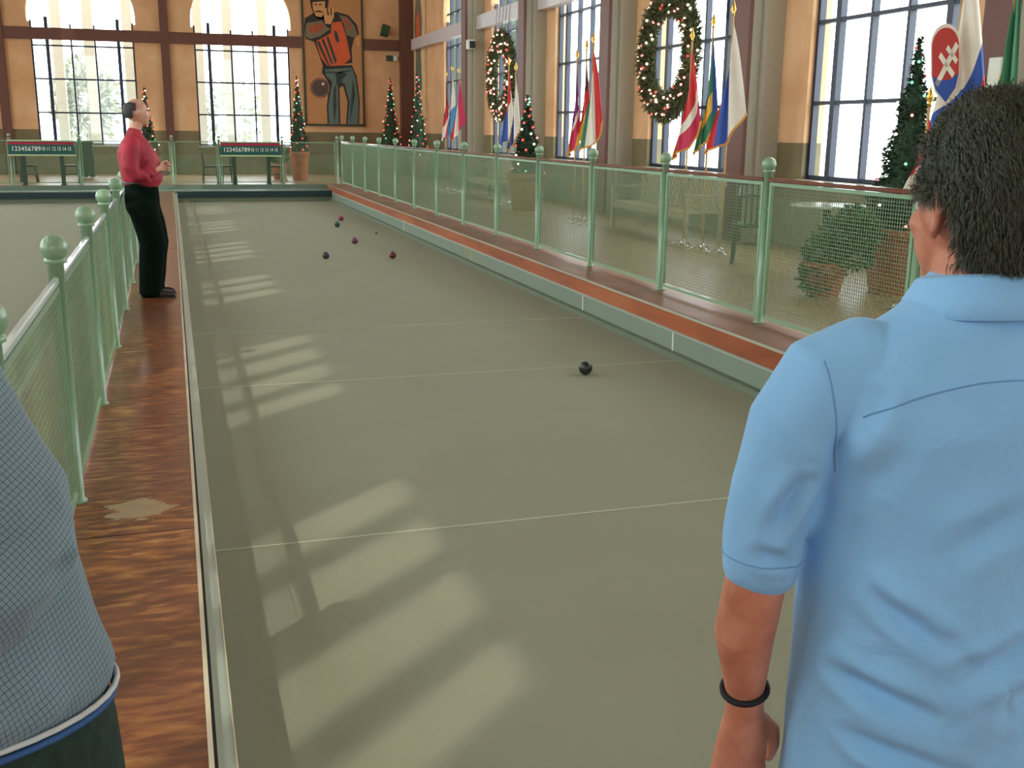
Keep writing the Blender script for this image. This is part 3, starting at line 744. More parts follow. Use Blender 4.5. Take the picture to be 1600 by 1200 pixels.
# ================================================================== FLAGS
def flag(label, x, y, h, cols, colf, length=1.25, hoist=.95, spread=.30, phase=0.0, fringe=None, foot=True, az=-PI / 2, group='national flags on standing poles', nfold=3.0, extra=None):
    """flag on a floor pole: sheet hangs from its hoist edge in vertical folds. colf(s,t)->slot"""
    t = thing('flag', label, 'flag', (x, y, .385), 0, group)
    bm = BM(); tube(bm, [(0, 0, .05), (0, 0, h)], .013, 8); obj('pole', bm, M['pole'], t, True)
    bm = BM(); lathe(bm, [(.001, h - .01), (.022, h), (.012, h + .02), (.035, h + .06), (.02, h + .11), (.001, h + .17)], 10, cap=False); obj('finial', bm, M['gold'], t, True)
    b2 = BM(); lathe(b2, [(.001, .10), (.03, .1), (.035, .04), (.02, .02), (.001, .02)], 12, cap=False)
    for k in range(3):
        a = k * 2 * PI / 3 + .5; tube(b2, [(0, 0, .09), (.09 * math.cos(a), .09 * math.sin(a), .06), (.17 * math.cos(a), .17 * math.sin(a), .012)], [.016, .014, .011], 7)
    obj('base', b2, M['chrome'], t, True)
    N, K = 46, 40; bm = BM(); g = []; zt = h - .05
    dx, dy = math.cos(az), math.sin(az)
    for i in range(N + 1):
        s = i / N; row = []
        for j in range(K + 1):
            tt = j / K
            # the sheet drops in a cone of soft folds round the pole, widest near its lower edge
            zz = zt - .03 - tt * hoist * (1 - .3 * s) - s * length * (.90 - .30 * abs(tt - .35))
            ang = (tt - .5) * 2.6 + .25 * math.sin(phase)
            out = spread * .62 * (s ** .75) * (1 + .12 * math.sin(phase + 5 * tt))
            side = out * math.sin(ang); front = .35 * out * math.cos(ang) + .022 * min(1, 3 * s) * math.sin(nfold * 2 * PI * tt + phase + 1.5 * s)
            side += .014 * min(1, 3 * s) * math.sin(nfold * 4 * tt + 2 * phase)
            # sideways is seen across the line from the room; front leans out to the room
            px_ = -front * .75 - side * .55; py_ = side * .85 - front * .4
            row.append(bm.verts.new((px_, py_, zz)))
        g.append(row)
    for i in range(N):
        for j in range(K):
            f = bm.faces.new((g[i][j], g[i + 1][j], g[i + 1][j + 1], g[i][j + 1])); f.material_index = colf((i + .5) / N, (j + .5) / K)
    edge_pts = [g[N][j].co.copy() for j in range(K + 1)] + [g[i][K].co.copy() for i in range(N, int(N * .3), -1)]
    o = obj('cloth', bm, None, t, True, mats=[M[c] for c in cols])
    md = o.modifiers.new('thick', 'SOLIDIFY'); md.thickness = .003
    if fringe:
        bm = BM(); tube(bm, edge_pts, .014, 5); obj('fringe', bm, M[fringe], t, True)
    return t
three = lambda s, t_: 0 if t_ < .333 else (1 if t_ < .667 else 2)
vert3 = lambda s, t_: 0 if s < .333 else (1 if s < .667 else 2)
# near group
flag('red and white flag with gold fringe beside the nearer wreath', 6.42, 12.75, 2.62, ['f_red', 'f_white', 'f_crim'], lambda s, t_: 0 if s < .55 else (1 if s < .72 else 2), 1.15, .85, .36, .3, 'f_gold')
flag('green, blue and yellow flag between the red flag and the white-blue-red flag', 6.42, 12.2, 2.74, ['f_green', 'f_yel', 'f_blue'], lambda s, t_: 2 if t_ < .22 and s < .8 else (1 if abs(s - .62) < .12 and t_ < .75 else 0), 1.2, .85, .26, 1.4, 'f_gold')
flag('white, blue and red flag at the end of the slatted bench nearer the camera', 6.42, 11.72, 2.84, ['f_white', 'f_blue', 'f_red'], three, 1.32, .85, .40, 2.4, 'f_gold')
# middle group
flag('purple and red flag in the middle trio, furthest left', 6.36, 16.7, 2.62, ['f_purple', 'f_white', 'f_crim'], lambda s, t_: 0 if s < .5 else (1 if s < .62 and t_ < .6 else 2), 1.25, .85, .22, .4, 'f_gold')
flag('black, red and gold flag in the middle trio', 6.36, 16.28, 2.74, ['f_black', 'f_red', 'f_yel'], vert3, 1.2, .85, .24, 1.1)
flag('red, white and green flag with gold fringe in front of a brown column', 6.30, 15.86, 2.80, ['f_red', 'f_white', 'f_green'], three, 1.35, .85, .38, 5.0, 'f_gold')
# far group
flag('dark navy, red and white flag furthest down the right side', 6.40, 25.6, 2.72, ['f_navy', 'f_red', 'f_white'], vert3, 1.2, .85, .26, .2)
flag('white, light blue and red flag between the navy flag and the crimson flag', 6.40, 25.0, 2.82, ['f_white', 'f_sky', 'f_crim'], lambda s, t_: 0 if s + .4 * t_ < .62 else (1 if t_ < .8 else 2), 1.25, .85, .34, 1.3)
flag('crimson, white and crimson flag beside the dark column past the second wreath', 6.40, 24.4, 2.74, ['f_crim', 'f_white', 'f_red'], three, 1.2, .85, .36, 2.2)
flag('red and white flag in front of the further wreath', 6.40, 20.55, 2.72, ['f_red', 'f_white', 'f_blue'], lambda s, t_: 0 if s < .4 else (1 if t_ < .35 else 2), 1.25, .85, .34, .5)
flag('blue and white flag behind the small red and green lit tree', 6.40, 20.1, 2.60, ['f_white', 'f_blue', 'f_blue'], three, 1.2, .85, .26, 1.7, 'f_gold')
# nearest group, by the head of the man in blue: coat of arms flag, red flag, dark green flag
fl = flag('white flag with a red shield and white double cross behind the dark-haired head', 6.42, 7.80, 3.05, ['f_white', 'f_blue', 'f_red'], lambda s, t_: 0 if s < .62 else (1 if s < .84 else 2), 1.45, .95, .46, 5.4)
# shield, a sewn-on patch standing just proud of the cloth, facing the room
t = fl
bm = BM(); sh = []
for k in range(25):
    a = PI * k / 24; sh.append((.20 * math.cos(a), .16 * math.sin(a) + .18))
sh += [(-.20, -.05), (-.15, -.18), (0, -.30), (.15, -.18), (.20, -.05)]
def patch(bm, pts, d, th=.004):
    a = [bm.verts.new((u, -d, v)) for u, v in pts]; b_ = [bm.verts.new((u, -d + th, v)) for u, v in pts]
    bm.faces.new(a); bm.faces.new(b_[::-1])
    for i in range(len(pts)): j = (i + 1) % len(pts); bm.faces.new((a[i], b_[i], b_[j], a[j]))
patch(bm, [(u * 1.1, v * 1.1) for u, v in sh], .0, .006)
shm = T(-.15, -.06, 2.04) @ RZ(-.70) @ RY(-.10) @ Matrix.Diagonal((.52, 1, .95, 1))
bmesh.ops.transform(bm, matrix=shm, verts=bm.verts[:]); s0 = obj('shield', bm, M['f_white'], t)
bm = BM(); patch(bm, sh, .007, .006); bmesh.ops.transform(bm, matrix=shm, verts=bm.verts[:]); obj('shield_field', bm, M['f_shield'], s0)
bm = BM()
for a in ([(-.03, -.2), (.03, -.2), (.03, .26), (-.03, .26)], [(-.14, .0), (.14, .0), (.14, .055), (-.14, .055)], [(-.10, .12), (.10, .12), (.10, .17), (-.10, .17)]): patch(bm, a, .014, .006)
bmesh.ops.transform(bm, matrix=shm @ T(0, 0, .0) @ RY(.75), verts=bm.verts[:]); obj('double_cross', bm, M['f_white'], s0)
bm = BM(); patch(bm, [(-.2, -.06), (-.1, -.10), (0, -.11), (.1, -.10), (.2, -.06), (.15, -.18), (0, -.30), (-.15, -.18)], .014, .006)
bmesh.ops.transform(bm, matrix=shm, verts=bm.verts[:]); obj('blue_hills', bm, M['f_blue'], s0)
flag('bright red flag hanging low just left of the dark-haired head', 6.02, 7.58, 1.72, ['f_red', 'f_white', 'f_red'], lambda s, t_: 1 if s > .45 and t_ > .4 else 0, .62, .35, .26, .9)
flag('dark green flag edged with gold, slanting beside the small white sign', 6.38, 7.15, 3.2, ['f_green', 'f_green', 'f_green'], three, 1.6, .9, .15, 3.3, 'f_gold')

# ================================================================== BENCHES
def bench(label, loc, L):
    t = thing('slatted_bench', label, 'bench', loc, 0, 'pale slatted garden benches')
    # local: length along y, seat front at -x
    m = M['bench']
    bm = BM()
    for k in range(5): bevbox(bm, -.30 + k * .105, -.21 + k * .105, 0, L, .405, .43, .004, 1)
    bevbox(bm, -.30, -.275, .02, L - .02, .33, .405, .004, 1); obj('seat', bm, m, t)
    for (x_, y_, top) in ((-.28, .03, .64), (-.28, L - .03, .64), (.24, .03, .82), (.24, L - .03, .82)):
        bm = BM(); bevbox(bm, x_ - .03, x_ + .03, y_ - .03, y_ + .03, 0, top, .006, 1); obj('leg', bm, m, t)
    for y_ in (.03, L - .03):
        bm = BM(); bevbox(bm, -.33, .26, y_ - .035, y_ + .035, .64, .67, .008, 2); obj('armrest', bm, m, t)
    bm = BM(); N = 26; f_top = lambda u: .80 + .12 * math.sin(PI * u) ** .8
    pts = [(.30, .03 + (L - .06) * k / N, f_top(k / N)) for k in range(N + 1)]
    for a, b_ in zip(pts, pts[1:]):
        vs = []
        for p in (a, b_):
            for dx_ in (-.02, .02):
                for dz in (-.03, .03): vs.append(bm.verts.new((p[0] + dx_, p[1], p[2] + dz)))
        for idx in ((0, 1, 3, 2), (4, 6, 7, 5), (0, 4, 5, 1), (2, 3, 7, 6), (0, 2, 6, 4), (1, 5, 7, 3)): bm.faces.new([vs[i] for i in idx])
    n = int(L / .075)
    for k in range(1, n):
        u = k / n; y_ = .03 + (L - .06) * u; z1_ = f_top(u) - .02; z0_ = .46
        vs = [bm.verts.new(p) for p in ((.20, y_ - .018, z0_), (.20, y_ + .018, z0_), (.22, y_ + .018, z0_), (.22, y_ - .018, z0_), (.29, y_ - .018, z1_), (.29, y_ + .018, z1_), (.31, y_ + .018, z1_), (.31, y_ - .018, z1_))]
        for idx in ((0, 1, 2, 3), (4, 7, 6, 5), (0, 4, 5, 1), (1, 5, 6, 2), (2, 6, 7, 3), (3, 7, 4, 0)): bm.faces.new([vs[i] for i in idx])
    box(bm, .19, .23, .03, L - .03, .44, .48); obj('backrest', bm, m, t)
    return t
b1 = bench('pale slatted wooden bench behind the fence near the three nearest flags', (6.90, 13.05, .385), 2.6)
b2 = dup(b1, (6.80, 21.5, .385), 0, 'pale slatted wooden bench further away, between the far flags and the potted tree')

# ================================================================== CAFE TABLE AND CHAIR (right side)
t = thing('cafe_table', 'round pedestal cafe table beyond the fence, beside the leafy potted plant', 'table', (6.72, 9.95, .385))
bm = BM(); lathe(bm, [(.001, .715), (.38, .715), (.40, .725), (.40, .74), (.39, .745), (.001, .745)], 32, cap=False); obj('tabletop', bm, M['glass_table'], t)
bm = BM(); lathe(bm, [(.06, .03), (.045, .08), (.04, .68), (.12, .70), (.12, .715)], 16); obj('pedestal', bm, M['dark_green'], t, True)
for k in range(4):
    a = k * PI / 2 + .4; bm = BM(); tube(bm, [(.03 * math.cos(a), .03 * math.sin(a), .09), (.17 * math.cos(a), .17 * math.sin(a), .055), (.31 * math.cos(a), .31 * math.sin(a), .02)], [.025, .022, .018], 8); obj('foot', bm, M['dark_green'], t, True)
bistro_chair('dark green cafe chair tucked beside the round table beyond the fence', (6.38, 10.95, .385), 2.6, None, 'dark_green')

# ================================================================== BALLS ON THE COURT
for nm, (x_, y_, col, lab) in enumerate((
        (2.07, 15.6, (74, 34, 62), 'dark purple bocce ball, leftmost on the court'),
        (2.82, 17.6, (104, 38, 74), 'plum bocce ball in the middle of the far cluster'),
        (3.035, 15.45, (104, 32, 46), 'maroon bocce ball, rightmost of the far cluster'),
        (3.28, 22.2, (140, 40, 66), 'red-purple bocce ball, furthest away on the court'),
        (2.99, 20.75, (32, 70, 62), 'dark green bocce ball just in front of the furthest red-purple one'),
        (3.01, 7.55, (22, 36, 32), 'black-green bocce ball on its own at the white line, nearest the camera'))):
    bm = BM(); ball(bm, (0, 0, .0555), .0545, 28, 18)
    o = obj('bocce_ball', bm, mat('ball %d' % nm, col, .35, noise_amt=.1, coat=.3), None, True, loc=(x_, y_, .0))
    tag(o, lab, 'ball', 'bocce balls lying on the court')
bm = BM(); ball(bm, (0, 0, .021), .020, 16, 10)
o = obj('target_ball', bm, mat('jack ball', (70, 84, 66), .5), None, True, loc=(3.476, 19.2, 0)); tag(o, 'tiny target ball lying between the cluster and the right board', 'ball')

# ================================================================== PAINTINGS
def wallpoly(bm, pts, conv, d, mi=0):
    v = [bm.verts.new(conv(u, w_, d)) for u, w_ in pts]; f = bm.faces.new(v); f.material_index = mi
pm = {k: mat('painting ' + k, c, .7, noise_amt=.12, nscale=5) for k, c in dict(tan=(190, 134, 86), dark=(48, 42, 36), orange=(214, 92, 48), teal=(96, 112, 104), tealdark=(52, 62, 56), skin=(212, 154, 98), grey=(120, 108, 86), ball=(84, 66, 60), ballring=(186, 122, 84), hi=(214, 190, 160), brick=(166, 84, 50)).items()}
t = thing('painting', 'tall framed painting of a bearded bowler in an orange vest on the far wall', 'painting', (5.285, YW - .06, 2.0))
PX = lambda u, v, d: Vector(((u - 487) * .00394, -d, (1060 - v) * .00366 + .02))
bm = BM(); box(bm, -.95, .95, 0, .05, 0, 4.75); obj('canvas', bm, pm['tan'], t)
bm = BM()
for a in ((-1.0, -.94, -.02, 4.8), (.94, 1.0, -.02, 4.8)): box(bm, a[0], a[1], -.03, .06, a[2], a[3])
box(bm, -1.0, 1.0, -.03, .06, -.05, .02); box(bm, -1.0, 1.0, -.03, .06, 4.75, 4.82); obj('frame', bm, M['dark_wood'], t)
def layer(name, polys, m_, d):
    bm = BM()
    for p in polys: wallpoly(bm, p, PX, d)
    obj(name, bm, pm[m_], t)
ell = lambda cx, cy_, rx, ry, n=28, a0=0: [(cx + rx * math.cos(2 * PI * k / n), cy_ + ry * math.sin(2 * PI * k / n)) for k in range(n)]
layer('outline', [[(395, 555), (640, 540), (680, 640), (700, 850), (690, 1058), (578, 1058), (596, 860), (560, 720), (530, 740), (530, 1058), (420, 1058), (418, 900), (440, 760), (430, 680), (385, 610)],
                  [(250, 240), (262, 150), (330, 105), (430, 130), (520, 85), (620, 110), (690, 190), (705, 270), (660, 320), (640, 400), (645, 520), (400, 560), (330, 350), (262, 325)],
                  [(300, -40), (465, -40), (440, 130), (400, 160), (345, 140), (315, 60)], ell(369, 745, 84, 86)], 'dark', .004)
layer('trousers', [[(410, 585), (635, 560), (668, 650), (688, 850), (680, 1058), (590, 1058), (612, 860), (572, 700), (520, 690), (516, 880), (516, 1058), (434, 1058), (432, 900), (455, 770), (470, 690), (420, 640)]], 'teal', .008)
layer('trouser_fold', [[(500, 620), (540, 600), (600, 615), (560, 660), (520, 740), (505, 700)], [(480, 760), (498, 700), (500, 900), (480, 1050), (470, 900)], [(645, 660), (662, 800), (640, 900), (610, 1050), (625, 850)], [(410, 600), (520, 600), (630, 580), (630, 592), (520, 618), (412, 612)]], 'tealdark', .012)
layer('vest', [[(345, 345), (470, 270), (480, 180), (560, 165), (600, 300), (630, 480), (560, 545), (430, 550), (380, 480)]], 'orange', .008)
layer('shirt_stripe', [[(350, 350), (372, 338), (452, 545), (436, 548)], [(390, 330), (410, 318), (478, 520), (470, 545)], [(430, 305), (448, 295), (512, 500), (500, 540)], [(498, 240), (520, 255), (540, 340), (520, 350), (500, 300)]], 'tealdark', .012)
layer('sleeve', [[(258, 240), (275, 190), (400, 165), (440, 220), (470, 230), (380, 300), (300, 325), (265, 310)], [(540, 110), (610, 125), (670, 200), (695, 280), (650, 300), (600, 280), (575, 180)]], 'grey', .012)
layer('sleeve_light', [[(290, 215), (400, 185), (420, 225), (330, 280), (290, 260)], [(570, 125), (620, 150), (650, 230), (620, 240), (590, 190)]], 'brick', .016)
layer('painted_face', [[(325, 10), (430, 0), (425, 90), (395, 140), (350, 130), (328, 70)]], 'skin', .020)
layer('painted_hand', [[(425, 60), (500, 50), (500, 130), (470, 195), (425, 190), (415, 120)]], 'skin', .020)
layer('painted_hand', [[(665, 300), (710, 270), (710, 370), (690, 380)]], 'skin', .020)
layer('face_feature', [[(340, 30), (362, 26), (362, 36), (342, 40)], [(378, 24), (402, 26), (402, 36), (378, 36)], [(345, 90), (372, 80), (405, 88), (410, 100), (372, 94), (342, 100)], [(310, -40), (460, -50), (450, 10), (430, 0), (325, 14)], [(440, 60), (452, 58), (458, 120), (446, 120)], [(470, 56), (480, 56), (482, 116), (472, 116)]], 'dark', .024)
layer('painted_ball', [ell(369, 745, 72, 74)], 'ball', .010)
layer('ball_ring', [[(369 + 78 * math.cos(a / 20 * 2 * PI), 745 + 80 * math.sin(a / 20 * 2 * PI)) for a in range(21)] + [(369 + 72 * math.cos(a / 20 * 2 * PI), 745 + 74 * math.sin(a / 20 * 2 * PI)) for a in range(20, -1, -1)]], 'ballring', .013)
layer('ball_highlight', [ell(392, 710, 13, 14, 14)], 'hi', .013)
# backing board shadow gap: a slightly larger brown panel behind
t = thing('mural_panel', 'tall narrow painted mural on the right wall in the far corner', 'painting', (XR - .03, 35.45, 2.2))
bm = BM(); box(bm, -.04, .02, -.85, .72, 0, 4.8); obj('canvas', bm, mat('mural ground', (222, 190, 146), .7, noise_amt=.2, nscale=3), t)
def lay2(name, pts, m_, d):
    bm = BM(); v = [bm.verts.new((-.04 - d, u, z)) for u, z in pts]; bm.faces.new(v); obj(name, bm, pm[m_], t)
lay2('painted_figure', [(-.5, 1.0), (.1, .7), (.5, 1.2), (.35, 2.1), (.6, 3.0), (.2, 4.2), (-.3, 4.0), (-.6, 3.0), (-.35, 2.0)], 'grey', .004)
lay2('painted_figure', [(-.3, 2.4), (.3, 2.3), (.35, 3.2), (-.1, 3.4)], 'orange', .008)
lay2('painted_figure', [(-.45, 1.1), (.0, .9), (.3, 1.3), (.1, 1.9), (-.3, 1.8)], 'teal', .008)
lay2('painted_figure', [(-.35, .35), (.25, .25), (.5, .8), (.0, .6)], 'brick', .006)

# wall fixtures
t = thing('loudspeaker', 'dark loudspeaker tilted on the far wall above the beam', 'speaker', (7.0, YW, 5.0))
bm = BM(); bevbox(bm, -.13, .13, -.3, -.08, -.17, .17, .02, 2, RX(-.25) @ RY(.25)); obj('cabinet', bm, M['dark_green'], t)
bm = BM(); tube(bm, [(0, 0, 0), (0, -.12, 0)], .02, 8); obj('bracket', bm, M['black'], t)
t = thing('emergency_light', 'small dark box with a white lamp under the far wall beam', 'emergency light', (7.22, YW, 4.18))
bm = BM(); bevbox(bm, -.17, .05, -.1, 0, -.09, .09, .01, 2); obj('housing', bm, M['dark_green'], t)
bm = BM(); bevbox(bm, .06, .2, -.14, 0, -.08, .08, .02, 2); obj('lamp_head', bm, M['white'], t)
t = thing('spotlight', 'white spotlight clamped on the pale pilaster above the far flags', 'spotlight', (7.72, 27.85, 4.02))
bm = BM(); bevbox(bm, -.2, 0, -.14, .14, -.1, .14, .02, 2); obj('housing', bm, M['white'], t)
bm = BM(); bevbox(bm, -.16, -.02, -.20, -.14, -.08, .1, .01, 2); obj('lens', bm, M['black'], t)
t = thing('wall_sign', 'small white sign box on the column behind the dark-haired head', 'sign', (7.50, 8.58, 2.42))
bm = BM(); bevbox(bm, -.05, 0, -.14, .02, -.17, .17, .01, 2); obj('face', bm, M['white'], t)
bm = BM(); box(bm, -.06, 0, -.12, 0, -.24, -.18); obj('bracket', bm, M['trim_pale'], t)

# ---- outside things
t = None
for i, (x_, y_) in enumerate(((-3.45, 40), (-2.45, 40), (-1.2, 40), (1.1, 40), (2.1, 40), (3.3, 40), (4.4, 40))):
    bm = BM(); box(bm, -.16, .16, -.16, .16, 0, 9)
    o = obj('pergola_post', bm, M['ext'], None, loc=(x_, y_, 0)); tag(o, ('pale grey post outside the left far window, %s of three' % ('leftmost', 'middle', 'rightmost')[i]) if i < 3 else ('pale grey post outside the far window beside the painting, %s of four' % ('leftmost', 'second from left', 'third from left', 'rightmost')[i - 3]), 'post', 'grey posts outside the far windows')
def outtree(label, loc, h, r, n):
    t = thing('tree', label, 'tree', loc, 0, 'hazy trees outside the far windows')
    bm = BM(); tube(bm, [(0, 0, 0), (.1, 0, h * .5), (0, 0, h * .8)], [.16, .1, .04], 8)
    for k in range(7): a = k * 2.4; tube(bm, [(.05, 0, h * (.3 + .05 * k)), (math.cos(a) * r * .7, math.sin(a) * r * .7, h * (.5 + .06 * k))], [.05, .015], 5)
    obj('trunk', bm, M['ext_tree'], t)
    bm = BM()
    for i in range(n):
        d = Vector([random.gauss(0, 1) for _ in range(3)]).normalized(); rr = random.uniform(.3, 1)
        leaf(bm, (d.x * r * rr, d.y * r * rr, h * .62 + d.z * h * .36 * rr), d, .32, .1)
    obj('foliage', bm, M['ext_tree'], t)
outtree('hazy round tree outside the left far window', (-3.1, 46, 0), 4.6, 1.25, 1200)
outtree('hazy loose-branched tree outside the window beside the painting', (2.3, 47, 0), 3.9, 1.5, 420)
bm = BM(); box(bm, -5.5, 4.5, -.4, .4, 0, 16)
for k in range(5): box(bm, -5 + k * 2, -4 + k * 2, -.5, -.4, 2, 14)
o = obj('neighbouring_building', bm, M['ext_bld'], None, loc=(21, 78, 0)); o.rotation_euler = (0, 0, -.2); tag(o, 'dark grey-green building outside the furthest right windows', 'building')

#PEOPLE#
# ================================================================== PEOPLE
def loft(bm, rings, n=28):
    """rings: (centre, half-axis u, half-axis v) -> closed tube with domed ends"""
    R = []
    rs = [(Vector(c), Vector(u), Vector(v)) for c, u, v in rings]
    def ring(c, u, v): R.append([bm.verts.new(c + math.cos(2 * PI * k / n) * u + math.sin(2 * PI * k / n) * v) for k in range(n)])
    c0, u0, v0 = rs[0]; d0 = (rs[0][0] - rs[1][0]).normalized() * min(u0.length, v0.length) * .5
    ring(c0 + d0, u0 * .5, v0 * .5); ring(c0 + d0 * .6, u0 * .85, v0 * .85)
    for c, u, v in rs: ring(c, u, v)
    c1, u1, v1 = rs[-1]; d1 = (rs[-1][0] - rs[-2][0]).normalized() * min(u1.length, v1.length) * .5
    ring(c1 + d1 * .6, u1 * .85, v1 * .85); ring(c1 + d1, u1 * .5, v1 * .5)
    for a, b in zip(R, R[1:]):
        for k in range(n): bm.faces.new((a[k], a[(k + 1) % n], b[(k + 1) % n], b[k]))
    bm.faces.new(R[0][::-1]); bm.faces.new(R[-1])
def zl(bm, rings, n=28):
    """horizontal rings (x, y, z, rx, ry)"""
    loft(bm, [((x, y, z), (rx, 0, 0), (0, ry, 0)) for x, y, z, rx, ry in rings], n)
def limb(bm, pts, rad, n=18):
    pts = [Vector(p) for p in pts]; rings = []; pu = None
    for i, p in enumerate(pts):
        d = (pts[min(i + 1, len(pts) - 1)] - pts[max(i - 1, 0)]).normalized()
        if pu is None: u, v = frame_for(d)
        else: u = (pu - d * pu.dot(d)).normalized(); v = d.cross(u).normalized()
        pu = u; rings.append((p, u * rad[i], v * rad[i]))
    loft(bm, rings, n)
def solid(name, bm, m, parent, voxel, sm=4, fn=None, mats=None, colf=None):
    """fuse overlapping closed shapes into one continuous surface"""
    me = bpy.data.meshes.new('tmp'); bmesh.ops.recalc_face_normals(bm, faces=bm.faces[:]); bm.to_mesh(me); bm.free()
    o = bpy.data.objects.new('tmp', me); C.objects.link(o)
    r = o.modifiers.new('r', 'REMESH'); r.mode = 'VOXEL'; r.voxel_size = voxel
    s = o.modifiers.new('s', 'SMOOTH'); s.iterations = sm; s.factor = .6
    bpy.context.view_layer.update()
    res = bpy.data.meshes.new_from_object(o.evaluated_get(bpy.context.evaluated_depsgraph_get()))
    bpy.data.objects.remove(o); bpy.data.meshes.remove(me)
    res.name = name; res.materials.clear()
    for mm in (mats or [m]): res.materials.append(mm)
    if fn:
        nrm = [v.normal.copy() for v in res.vertices]
        for v, nn in zip(res.vertices, nrm): v.co = v.co + nn * fn(v.co)
    if colf:
        for p in res.polygons: p.material_index = colf(p.center)
    for p in res.polygons: p.use_smooth = True
    o = bpy.data.objects.new(name, res); C.objects.link(o); o.parent = parent
    return o
def folds(amp, sc=(9, 9, 4), creases=(), seed=0.0):
    """soft cloth folds plus sharp creases (p0, p1, width, depth)"""
    cs = [(Vector(a), Vector(b), w_, d_) for a, b, w_, d_ in creases]
    def f(co):
        q_ = Vector((co.x * sc[0] + seed, co.y * sc[1], co.z * sc[2]))
        h = amp * (noise.noise(q_) + .5 * noise.noise(q_ * 2.3))
        for a, b, w_, d_ in cs:
            ab = b - a; t_ = max(0, min(1, (co - a).dot(ab) / ab.length_squared)); d = (co - (a + ab * t_)).length
            k = math.sin(PI * min(1, max(0, t_ * .9 + .1))) if 0 < t_ < 1 else .3
            h -= 1.5 * d_ * k * (math.exp(-(d / w_) ** 2) - .55 * math.exp(-((d - 1.9 * w_) / w_) ** 2))
        return h
    return f
def hand(bm, wrist, down, across, side_thumb, curl=.35, s=1.0, spread=.10):
    """palm plus five unequal bent fingers. down: wrist->knuckles; across: little finger -> thumb side"""
    w_ = Vector(wrist); d = Vector(down).normalized(); a = Vector(across); a = (a - d * a.dot(d)).normalized(); nrm = d.cross(a).normalized() * side_thumb
    loft(bm, [(w_, a * .026 * s, nrm * .019 * s), (w_ + d * .03 * s, a * .033 * s, nrm * .017 * s), (w_ + d * .065 * s, a * .040 * s, nrm * .014 * s), (w_ + d * .092 * s, a * .040 * s, nrm * .011 * s)], 16)
    for i, (off, L) in enumerate(((.030, .070), (.010, .080), (-.011, .074), (-.030, .058))):
        L *= s; b = w_ + d * (.090 - abs(off - .005) * .25) * s + a * off * s; dd = (d + a * off / .03 * spread).normalized(); pts = [b]; ang = curl * (.7 + .18 * i)
        for k, seg in enumerate((.46, .30, .24)):
            dd = (dd * math.cos(ang * (.5 + .3 * k)) + nrm * math.sin(ang * (.5 + .3 * k))).normalized(); pts.append(pts[-1] + dd * L * seg)
        limb(bm, pts, [.0092 * s, .0086 * s, .0078 * s, .0064 * s], 10)
    b = w_ + d * .025 * s + a * .024 * s + nrm * .006 * s; t1 = b + (d * .65 + a * .75 + nrm * .2).normalized() * .036 * s
    t2 = t1 + (d * .9 + a * .30 + nrm * .25).normalized() * .032 * s; t3 = t2 + (d * .98 + a * .02 + nrm * .3).normalized() * .026 * s
    limb(bm, [b, t1, t2, t3], [.015 * s, .0125 * s, .0105 * s, .008 * s], 10)
def head(bm, c, rz, s=1.0, ear=True):
    """cranium, jaw, brow, nose, lips, chin and ears; local +Y is the face"""
    t = BM(); m4 = Matrix.Translation(c) @ RZ(rz) @ Matrix.Diagonal((s, s, s, 1))
    ball(t, (0, -.012, .018), 1, 24, 16, (.074, .094, .098))
    ball(t, (0, .030, -.030), 1, 20, 14, (.056, .062, .080))
    ball(t, (0, .058, -.086), 1, 16, 10, (.028, .030, .022)); ball(t, (0, .070, .022), 1, 16, 8, (.050, .020, .014))
    ball(t, (-.034, .056, -.022), 1, 12, 8, (.022, .024, .022)); ball(t, (.034, .056, -.022), 1, 12, 8, (.022, .024, .022))
    loft(t, [((0, .080, .012), (.008, 0, 0), (0, .008, 0)), ((0, .094, -.008), (.010, 0, 0), (0, .010, 0)), ((0, .104, -.026), (.015, 0, 0), (0, .012, 0)), ((0, .092, -.034), (.017, 0, 0), (0, .010, 0))], 12)
    ball(t, (0, .086, -.050), 1, 12, 8, (.022, .010, .0055)); ball(t, (0, .085, -.059), 1, 12, 8, (.020, .010, .0055))
    if ear:
        for sx in (-1, 1):
            pts = [(sx * (.076 + .010 * math.sin(PI * k / 12)), -.012 - .020 * math.sin(PI * k / 12), .034 - .066 * k / 12) for k in range(13)]
            tube(t, pts, [.0045] + [.0055] * 11 + [.007], 8)
            ball(t, (sx * .074, -.010, .0), 1, 12, 8, (.008, .016, .028))
    bmesh.ops.transform(t, matrix=m4, verts=t.verts[:]); merge(bm, t)
def face_bits(parent, c, rz, s=1.0):
    m4 = Matrix.Translation(c) @ RZ(rz) @ Matrix.Diagonal((s, s, s, 1))
    for sx in (-1, 1):
        bm = BM(); ball(bm, (sx * .030, .070, .002), .0115, 14, 10); bmesh.ops.transform(bm, matrix=m4, verts=bm.verts[:]); e_ = obj('eye', bm, M['eye'], parent, True)
        bm = BM(); ball(bm, (sx * .030, .0788, .002), .0052, 10, 8); bmesh.ops.transform(bm, matrix=m4, verts=bm.verts[:]); obj('iris', bm, M['iris'], e_, True)
    for sx in (-1, 1):
        bm = BM(); tube(bm, [(sx * .014, .087, .019), (sx * .030, .088, .024), (sx * .046, .078, .018)], [.003, .004, .0025], 6); bmesh.ops.transform(bm, matrix=m4, verts=bm.verts[:]); obj('eyebrow', bm, M['hair'], parent, True)
